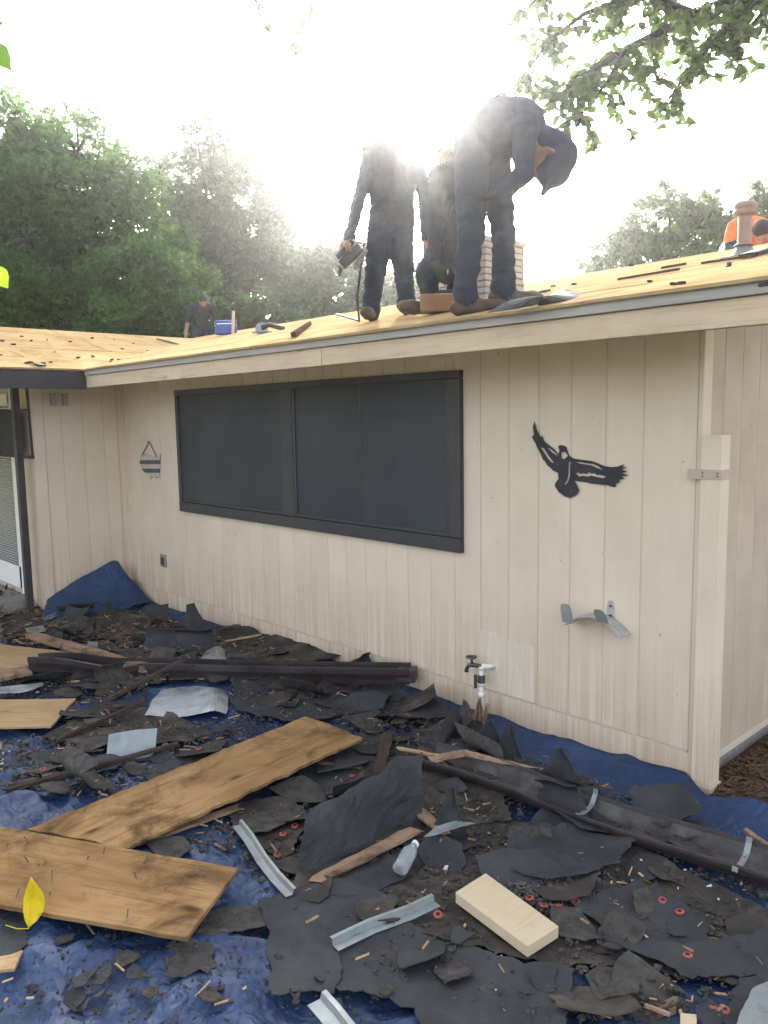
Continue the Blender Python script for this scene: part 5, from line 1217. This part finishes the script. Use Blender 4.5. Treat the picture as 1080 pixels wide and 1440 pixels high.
# D: far worker stooping beyond the valley -----------------------------------------
bp, J, HZ = frame_at(283, 3.9); bp.z = rz(2*YR-3.9)
dd = Vector((J(283, 440).x-CAM.x, J(283, 440).y-CAM.y, 0)).length; sD = dd/FPX
pD = person('far worker stooping in a dark shirt beyond the roof valley', bp); caps = []
aL, aR = rest(J, 276, 476, 0, .08), rest(J, 290, 476, .15, .08); z0 = bp.z
hL, hR = Vector((aL.x, aL.y, z0+.40)), Vector((aR.x, aR.y, z0+.40))
limb(caps, [hL, (hL+aL)/2-HZ*.22, aL], [.095, .065, .055], 0); limb(caps, [hR, (hR+aR)/2-HZ*.22, aR], [.095, .065, .055], 0)
for a in (aL, aR): boot(caps, a, RV, 3)
pel = (hL+hR)/2+V3(0, 0, .04); ch = J(284, 434, -.15); ch.z = max(ch.z, pel.z+.05); limb(caps, [hL, pel, hR], [.1, .12, .1], 0)
limb(caps, [pel, ch], [.13, .15], 1); shL, shR = ch-RV*.18, ch+RV*.18; limb(caps, [shL, ch, shR], [.065, .1, .065], 1)
for s_, k in ((shL, -1), (shR, 1)):
    e_ = s_+V3(0, 0, -.24)+RV*.08*k; w_ = e_+V3(0, 0, -.16)+RV*.03*k-HZ*.1; limb(caps, [s_, e_], [.058, .044], 1); limb(caps, [e_, w_], [.042, .034], 2); hand(caps, w_, e_, 2, k, .4)
nk = ch-HZ*.10+V3(0, 0, .07); hc = nk-HZ*.09+V3(0, 0, .04)+RV*.03; limb(caps, [ch, nk], [.09, .06], 1); head(caps, hc, (-HZ*.6-V3(0, 0, .7)), V3(0, 0, .8)-HZ*.5, .092, 2, 4, neck=nk)
flesh('body', caps, ['jean', 'shirt_black', 'skin', 'boot', 'hair'], .014, pD, .006)
# cooler, saw and timber near that worker
cq = roof_pt(318, 470); cl = thing('cooler', 'blue cooler standing on the roof beside the far worker', 'cooler', cq); z = V3(0, 0, 1); cw = 15*((cq-CAM).dot(FW)/FPX)
bevel(MB().obox(cq+z*cw*.48, RV*cw, HZ*cw*.6, z*cw*.52).build('tub', 'cooler', cl), .015); bevel(MB().obox(cq+z*cw*1.1, RV*cw*1.04, HZ*cw*.63, z*cw*.11).build('lid', 'cooler', cl), .015)
MB().tube([cq+z*cw*.8-RV*cw*1.0, cq+z*cw*.9-RV*cw*.8-HZ*cw*.65, cq+z*cw*.9+RV*cw*.8-HZ*cw*.65, cq+z*cw*.8+RV*cw*1.0], cw*.05, 6).build('handle', 'white', cl)
s1 = (cq-CAM).dot(FW)/FPX
q0 = cq-HZ*cw*1.0+RV*(9*s1)-z*.02; b = MB(); b.tube([q0, q0+z*32*s1+RV*2*s1], 2.2*s1, 8); tag(b.build('wood_post', 'pine', org=q0), 'short pale post standing in front of the blue cooler', 'post')
q1 = roof_pt(368, 468); sw = thing('circular_saw', 'red and silver circular saw lying on the roof near the cooler', 'saw', q1)
d_ = (RV*.95+z*.1).normalized()
MB().tube([q1+z*4*s1-HZ*1.2*s1, q1+z*4*s1+HZ*1.2*s1], 6.5*s1, 18).build('blade_guard', 'galv', sw); MB().tube([q1+z*4*s1+HZ*1.2*s1, q1+z*4*s1+HZ*9*s1], 5*s1, 14).build('motor', 'red', sw)
MB().tube([q1+z*5*s1, q1+RV*8*s1+z*8*s1, q1+RV*18*s1+z*5*s1, q1+RV*24*s1+z*4*s1], [3*s1, 2.6*s1, 2.4*s1, 2*s1], 8).build('handle', 'toolblack', sw)
MB().obox(q1+z*.6*s1, RV*10*s1, HZ*5*s1, z*.6*s1).build('base_plate', 'galv', sw)
a_, c_ = roof_pt(413, 474), roof_pt(436, 457); strip_on('pry_bar', [a_, c_], .03, 'lath_dark', 'thin dark bar lying up the slope of the bare main roof', 'bar', h=.03)
# black felt flap curling up at the roof edge near the bent worker
a_, c_ = roof_pt(738, 433), roof_pt(772, 421)
tag(cloth_patch('roofing_felt', [[a_+V3(-.10, -.12, -.02), a_, c_], [a_+V3(-.08, .05, .05), a_+V3(.02, .12, .06), c_+V3(0, .1, .05)], [a_+V3(-.06, .2, .03), a_+V3(.03, .3, .05), c_+V3(.03, .3, .04)]], 'felt', None, .003, 5, .01, 3, False), 'black felt flap lifted at the roof edge beside the chimney', 'roofing felt')

# E: worker in orange behind the vent ---------------------------------------------
bp, J, HZ = frame_at(1058, 4.2)
zb_ = rz(2*YR-4.2); bp.z = zb_
pE = person('worker in an orange shirt kneeling behind the roof vent', bp); caps = []
pel = J(1066, 372, .2); ch = J(1058, 330, .0); shL, shR = J(1037, 322, -.05), J(1082, 324, .0)
limb(caps, [pel, ch], [.15, .17], 0); limb(caps, [shL, ch, shR], [.10, .15, .10], 0); limb(caps, [shL, J(1031, 338, -.08)], [.10, .085], 0)
limb(caps, [J(1031, 338, -.08), J(1030, 346, -.1), J(1042, 362, -.25)], [.085, .07, .05], 1); limb(caps, [shR, J(1092, 350, -.1), J(1076, 356, -.35)], [.085, .06, .045], 0)
w1, w2 = J(1042, 362, -.25), J(1076, 356, -.35); hand(caps, w1, J(1030, 346, -.1), 2, 1, .5); hand(caps, w2, J(1092, 350, -.1), 2, -1, .5)
kz = Vector((pel.x, pel.y, zb_)); 
for k in (-1, 1):
    kn = kz+RV*.14*k-HZ*.22+V3(0, 0, .07); limb(caps, [pel+RV*.09*k, kn], [.11, .075], 4); limb(caps, [kn, kz+RV*.14*k+HZ*.22+V3(0, 0, .07)], [.07, .05], 4)
nk = J(1068, 318, -.14); hc = J(1071, 327, -.26); limb(caps, [ch, nk], [.12, .07], 0); head(caps, hc, (-HZ*.55-V3(0, 0, .8)), V3(0, 0, .5)-HZ*.8, .094, 2, 3, neck=nk)
flesh('body', caps, ['shirt_orange', 'sleeve_teal', 'skin', 'hair', 'jean'], .013, pE, .006)

# ------------------------------------------------------------------ trees
def leaves_np(C, size, rs, droop=0.0, aspect=.5):
    "C: n x 3 leaf centres -> folded 2-quad leaves"
    n = len(C); a = rs.uniform(0, 2*np.pi, n); el = rs.normal(-droop, .55, n)
    d = np.stack([np.cos(a)*np.cos(el), np.sin(a)*np.cos(el), np.sin(el)], 1)
    r_ = rs.normal(size=(n, 3)); s = np.cross(d, r_); s /= np.linalg.norm(s, axis=1)[:, None]+1e-9; u = np.cross(s, d)
    L = (size*rs.uniform(.6, 1.3, n))[:, None]; W = L*aspect
    v = np.stack([C-d*L*.5, C-d*L*.05+s*W*.5+u*L*.08, C+d*L*.5-u*L*.1, C-d*L*.05-s*W*.5+u*L*.08], 1).reshape(-1, 3)
    return v, np.arange(4*n).reshape(-1, 4)
def tree(name, label, foot, tops, mat, nleaf, size, seed, trunk_r=.16, spread=.55, cat='tree', group='trees beyond the house', fill=.5, sprig=1.0):
    "tops: list of (centre, radius) lobes. Clumps sit through the lobes, limbs reach them."
    rs = np.random.default_rng(seed); rr = random.Random(seed); root = thing(name, label, cat, foot, group)
    foot = Vector(foot); b = MB(); cl = []
    cen = sum((Vector(c)*r_ for c, r_ in tops), Vector((0, 0, 0)))/sum(r_ for _, r_ in tops)
    fork = foot.lerp(Vector((cen.x, cen.y, foot.z+(cen.z-foot.z)*.55)), .9); fork.x = foot.x+(cen.x-foot.x)*.5; fork.y = foot.y+(cen.y-foot.y)*.5
    b.tube([foot-Vector((0, 0, .3)), foot.lerp(fork, .35)+Vector((rr.uniform(-.1, .1), rr.uniform(-.1, .1), 0)), foot.lerp(fork, .7), fork], [trunk_r*1.25, trunk_r, trunk_r*.9, trunk_r*.75], 9)
    for c, r_ in tops:
        c = Vector(c); mid_ = fork.lerp(c, .5)+Vector((rr.uniform(-.2, .2), rr.uniform(-.2, .2), rr.uniform(-.1, .3)))*r_*.4
        b.tube([fork, mid_, c, c+Vector((0, 0, r_*.6))], [trunk_r*.5, trunk_r*.3, trunk_r*.15, .008], 6)
        k = int(26*r_*r_)+10
        for i in range(k):
            v = Vector(rs.normal(size=3).tolist()).normalized()*r_*(rr.uniform(.15, 1.12)**fill); v.z *= .95; p = c+v
            if p.z < foot.z+.4: continue
            b.tube([c.lerp(p, .15), c.lerp(p, .6)+Vector((0, 0, .06*r_)), p], [.028*trunk_r/.16, .018, .005], 4, False); cl.append((p, rr.uniform(.5, 1.0)*r_*.33, v.normalized()))
            if rr.random() < .35*sprig:                           # sprigs that break the outline
                q = p+v.normalized()*r_*.22+Vector((0, 0, r_*.12)); b.tube([p, q], [.008, .003], 4, False); cl.append((q, r_*.10, v)); cl.append((p.lerp(q, .5), r_*.12, v))
    w = np.array([c_[1]**2 for c_ in cl]); w /= w.sum(); cnt = rs.multinomial(nleaf, w); P_ = []
    for (p, s_, v), n_ in zip(cl, cnt):
        if n_: P_.append(np.array(p)+rs.normal(size=(n_, 3))*s_*np.array([.6, .6, .45]))
    v_, q_ = leaves_np(np.concatenate(P_)-np.array(foot), size, rs, .25)
    b.build('trunk', 'bark', root, True); link('crown', np_mesh('crown', v_, q_, mat), root, (0, 0, 0))
    return root
def far(px, py, dist):
    r_ = ray(px, py); t = dist/math.hypot(r_.x, r_.y); return CAM+r_*t
def gnd(px, dist): p = far(px, 560, dist); return (p.x, p.y, -.03)
def lobes(dist, L):
    out = []
    for px, py, rp in L:
        d_ = dist+rng.uniform(-.8, .8); out.append((far(px, py, d_), rp*d_/FPX))
    return out
tree('leafy_tree', 'tall bright green leafy tree behind the wing roof', gnd(60, 19), lobes(19, [(20,205,60),(60,260,80),(110,215,55),(130,290,80),(30,340,90),(-30,290,80),(110,390,85),(190,310,50),(30,430,80),(150,250,40),(60,190,36),(185,240,30),(120,450,70),(-40,420,80)]), 'leafA', 62000, .15, 1, .2, sprig=1.5)
tree('leafy_tree', 'mid green tree with lower branches beside the dark oak', gnd(215, 17), lobes(17, [(200,400,62),(160,440,55),(240,440,52),(225,350,42),(270,400,34),(290,455,36),(190,470,50)]), 'leafA', 34000, .13, 2, .14)
tree('dark_oak', 'dark airy oak with open gaps against the sky', gnd(320, 23), lobes(23, [(300,245,40),(275,180,22),(295,160,18),(318,200,26),(345,255,40),(378,245,26),(375,300,40),(310,320,55),(245,290,40),(232,240,26),(355,370,52),(290,390,52),(262,330,40),(395,340,36),(400,400,44),(425,430,34)]), 'leafB', 56000, .15, 3, .17, fill=.65)
tree('dark_tree', 'dense dark tree seen behind the upright worker', gnd(470, 20), lobes(20, [(440,390,42),(480,360,38),(450,430,40),(500,410,36),(530,440,34),(410,430,34),(560,400,34),(600,420,34),(520,345,26),(480,440,40),(560,440,34),(430,370,26),(625,400,24)]), 'leafB', 36000, .15, 4, .14, fill=.7)
tree('open_tree', 'open branched olive green tree behind the roof vent', gnd(940, 16), lobes(16, [(900,330,40),(940,290,30),(870,350,32),(975,320,40),(1020,320,44),(930,365,34),(850,372,22),(1000,290,26),(1075,290,34),(985,360,34),(1060,340,40),(905,288,18),(1110,320,40),(820,378,14)]), 'leafC', 22000, .115, 5, .13, fill=.85)
tree('hedge_tree', 'low dark tree filling in behind the wing ridge', gnd(330, 15), lobes(15, [(330,450,30),(360,440,26),(300,470,26),(390,455,24)]), 'leafB', 9000, .11, 6, .1, fill=.8)

# overhanging tree: trunk stands out of view to the right of the house, boughs hang into the view
leaf_v2, leaf_tr = plate([(0, 0), (.18, .2), (.4, .27), (.65, .2), (.86, .07), (1, 0), (.86, -.07), (.65, -.2), (.4, -.27), (.18, -.2)], 0, grid=.2)
lmesh = []
for i, s_ in enumerate((.064, .074, .086, .056)):
    b = MB(); b.add([(v.x*s_, v.y*s_, .10*s_*math.sin(v.x*3+i)+.35*abs(v.y)*s_-.25*s_*v.x*v.x) for v in leaf_v2], leaf_tr)
    b.add([(-.25*s_, -.008*s_, .02*s_), (0, -.01*s_, 0), (0, .01*s_, 0), (-.25*s_, .008*s_, .02*s_)], [(0, 1, 2, 3)]); lmesh.append(b.mesh('leaf', 'leafF', True))
D0 = 5.2
ft_ = far(1500, 560, 8.2); ot = thing('overhanging_tree', 'broadleaf tree whose leafy bough hangs over the roof from above', 'tree', (ft_.x, ft_.y, 0)); tk = MB()
top_ = Vector((ft_.x, ft_.y, 4.4)); tk.tube([(ft_.x, ft_.y, -.4), (ft_.x+.05, ft_.y, 1.5), (ft_.x-.05, ft_.y+.05, 3.0), top_], [.21, .17, .15, .13], 10)
tw = MB(); pos = []
def bough(pxs, d0, d1, r0, seed, dens=1.0, twl=.55):
    rr = random.Random(seed); n = len(pxs); pts = [far(x, y, d0+(d1-d0)*i/(n-1)) for i, (x, y) in enumerate(pxs)]
    tw.tube(pts, [r0*(1-.85*i/(n-1)) for i in range(n)], 6)
    for a, c in zip(pts[:-1], pts[1:]):
        L = (c-a).length; k = max(1, int(L*22*dens))
        for j in range(k):
            p = a.lerp(c, rr.random()); d = Vector((rr.uniform(-1, 1), rr.uniform(-1, 1), rr.uniform(-.95, .35))).normalized(); Lt = rr.uniform(.3, 1)*twl; q = p+d*Lt+Vector((0, 0, -.12*Lt))
            m_ = (p+q)/2+Vector((0, 0, .04)); tw.tube([p, m_, q], [.005, .0035, .0015], 4, False)
            for s_ in range(int(Lt*85)):
                u = rr.random(); pos.append(((p.lerp(m_, u*2) if u < .5 else m_.lerp(q, u*2-1)), d))
bough([(1420,-320),(1250,-120),(1100,-30),(980,20),(880,70),(830,100),(790,130)], 7.2, 5.2, .06, 1, 1.25)
bough([(1100,-30),(1030,30),(985,80),(950,125),(935,150)], 5.6, 5.2, .022, 2, .9, .35)
bough([(980,20),(900,-10),(820,20),(770,60),(735,110),(725,135)], 5.4, 5.3, .022, 3, 1.1, .4)
bough([(900,-10),(830,-40),(770,-20),(735,20)], 5.4, 5.3, .018, 4, 1.2, .4)
bough([(880,70),(850,120),(820,160),(805,188)], 5.25, 5.1, .012, 5, .7, .2)
bough([(1250,-120),(1150,-60),(1070,20),(1040,55)], 6, 5.4, .03, 6, 1.2, .4)
bough([(935,150),(942,172)], 5.2, 5.2, .004, 7, .4, .08)
bough([(770,-20),(600,-140),(460,-110),(380,-55),(345,-12)], 5.4, 5.0, .012, 8, .4, .25)
bough([(1420,-320),(1150,-250),(950,-140),(860,-60)], 7.2, 5.6, .04, 9, 1.1)
bough([(460,-110),(440,-20),(418,60),(412,100)], 5.1, 5.0, .005, 10, .32, .16)
tk.tube([top_, far(1420, -320, 7.2)], [.12, .058], 8); tk.tube([top_, top_+Vector((.5, .4, 1.6)), top_+Vector((.9, .3, 2.8))], [.1, .06, .02], 7)
tk.build('trunk', 'bark', ot, True); tw.build('boughs', 'bark', ot, True)
rr = random.Random(55); rest_v = []; org_ = wloc(ot)
def leaf_mat(d):
    a = rr.uniform(0, 6.28); ex = Vector((math.cos(a)*.6, math.sin(a)*.6, rr.uniform(-1.1, -.1))).normalized(); ey = ex.cross(Vector((rr.uniform(-1, 1), rr.uniform(-1, 1), rr.uniform(-.3, 1)))).normalized(); return Matrix((ex, ey, ex.cross(ey))).transposed()
def vis(p):
    d = p-CAM; w = d.dot(FW); x = 540+FPX*d.dot(RT)/w; y = 720-FPX*d.dot(UP)/w; return -10 < x < 1090 and -10 < y < 215
inv = [p for p in pos if vis(p[0])]; rr.shuffle(inv); near_ = inv[:290]; others = inv[290:]+[p for p in pos if not vis(p[0])]
for i, (p, d) in enumerate(near_):
    o = link('leaf', lmesh[i % 4], ot); o.matrix_local = Matrix.Translation(p-org_) @ leaf_mat(d).to_4x4()
b = MB()
for i, (p, d) in enumerate(others):
    me = lmesh[i % 4]; m3 = leaf_mat(d); b.add([p+m3 @ v.co for v in me.vertices], [tuple(f.vertices) for f in me.polygons])
o = b.build('foliage', 'leafF', ot, True); o['kind'] = 'stuff'
# a twig close to the viewer that reaches in at the left edge
tp = far(-150, 40, 1.5); trk = (tp.x-1.3, tp.y-.9, 0)
yt = thing('young_tree', 'young tree with broad leaves reaching in beside the viewer', 'tree', trk)
tp2 = Vector((trk[0], trk[1], 2.6)); MB().tube([(trk[0], trk[1], -.3), (trk[0]+.03, trk[1], 1.2), tp2], [.045, .035, .02], 8).build('trunk', 'bark', yt, True)
A_, B_ = far(-120, 60, 1.6), far(-100, 390, 1.5)
MB().tube([tp2, A_, far(-25, 35, 1.5)], [.014, .007, .003], 6).build('bough', 'bark', yt, True); MB().tube([Vector((trk[0]+.01, trk[1], 1.9)), B_, far(-18, 385, 1.5)], [.014, .006, .003], 6).build('bough', 'bark', yt, True)
def big_leaf(base_, tip_, w, mat):
    d = tip_-base_; L = d.length; ex = d.normalized(); ey = ex.cross(FW).normalized(); ez = ex.cross(ey); b = MB()
    b.add([base_+ex*v.x*L+ey*v.y*w/.27*.5+ez*(.1*L*math.sin(v.x*3)+.2*abs(v.y)*w) for v in leaf_v2], leaf_tr); return b.build('leaf', mat, yt, True)
big_leaf(far(-20, 38, 1.5), far(6, 32, 1.5), .02, 'leafF'); big_leaf(far(-12, 60, 1.5), far(17, 101, 1.5), .035, 'leafF'); big_leaf(far(-10, 375, 1.5), far(12, 406, 1.5), .035, 'yellowgreen')
big_leaf(far(-60, 60, 1.52), far(-70, 110, 1.52), .03, 'leafF'); big_leaf(far(-60, 385, 1.5), far(-66, 440, 1.5), .03, 'leafF')

# ------------------------------------------------------------------ scattering volume added to imitate lens glare around the sun
hm = bpy.data.materials.new('glare_medium'); hm.use_nodes = True; nt = hm.node_tree; nt.nodes.clear()
ho = nt.nodes.new('ShaderNodeOutputMaterial'); pv = nt.nodes.new('ShaderNodeVolumePrincipled')
pv.inputs['Color'].default_value = (.96, .96, .95, 1); pv.inputs['Density'].default_value = GLARE_DENS; pv.inputs['Anisotropy'].default_value = GLARE_G
nt.links.new(pv.outputs[0], ho.inputs['Volume']); M['glare_veil'] = hm
hb = MB().box((-162, -162, -1.2), (162, 162, 13.2)).build('glare_veil', 'glare_veil'); tag(hb, 'thin even volume added to imitate the veil of lens glare', 'glare_veil', kind='stuff')
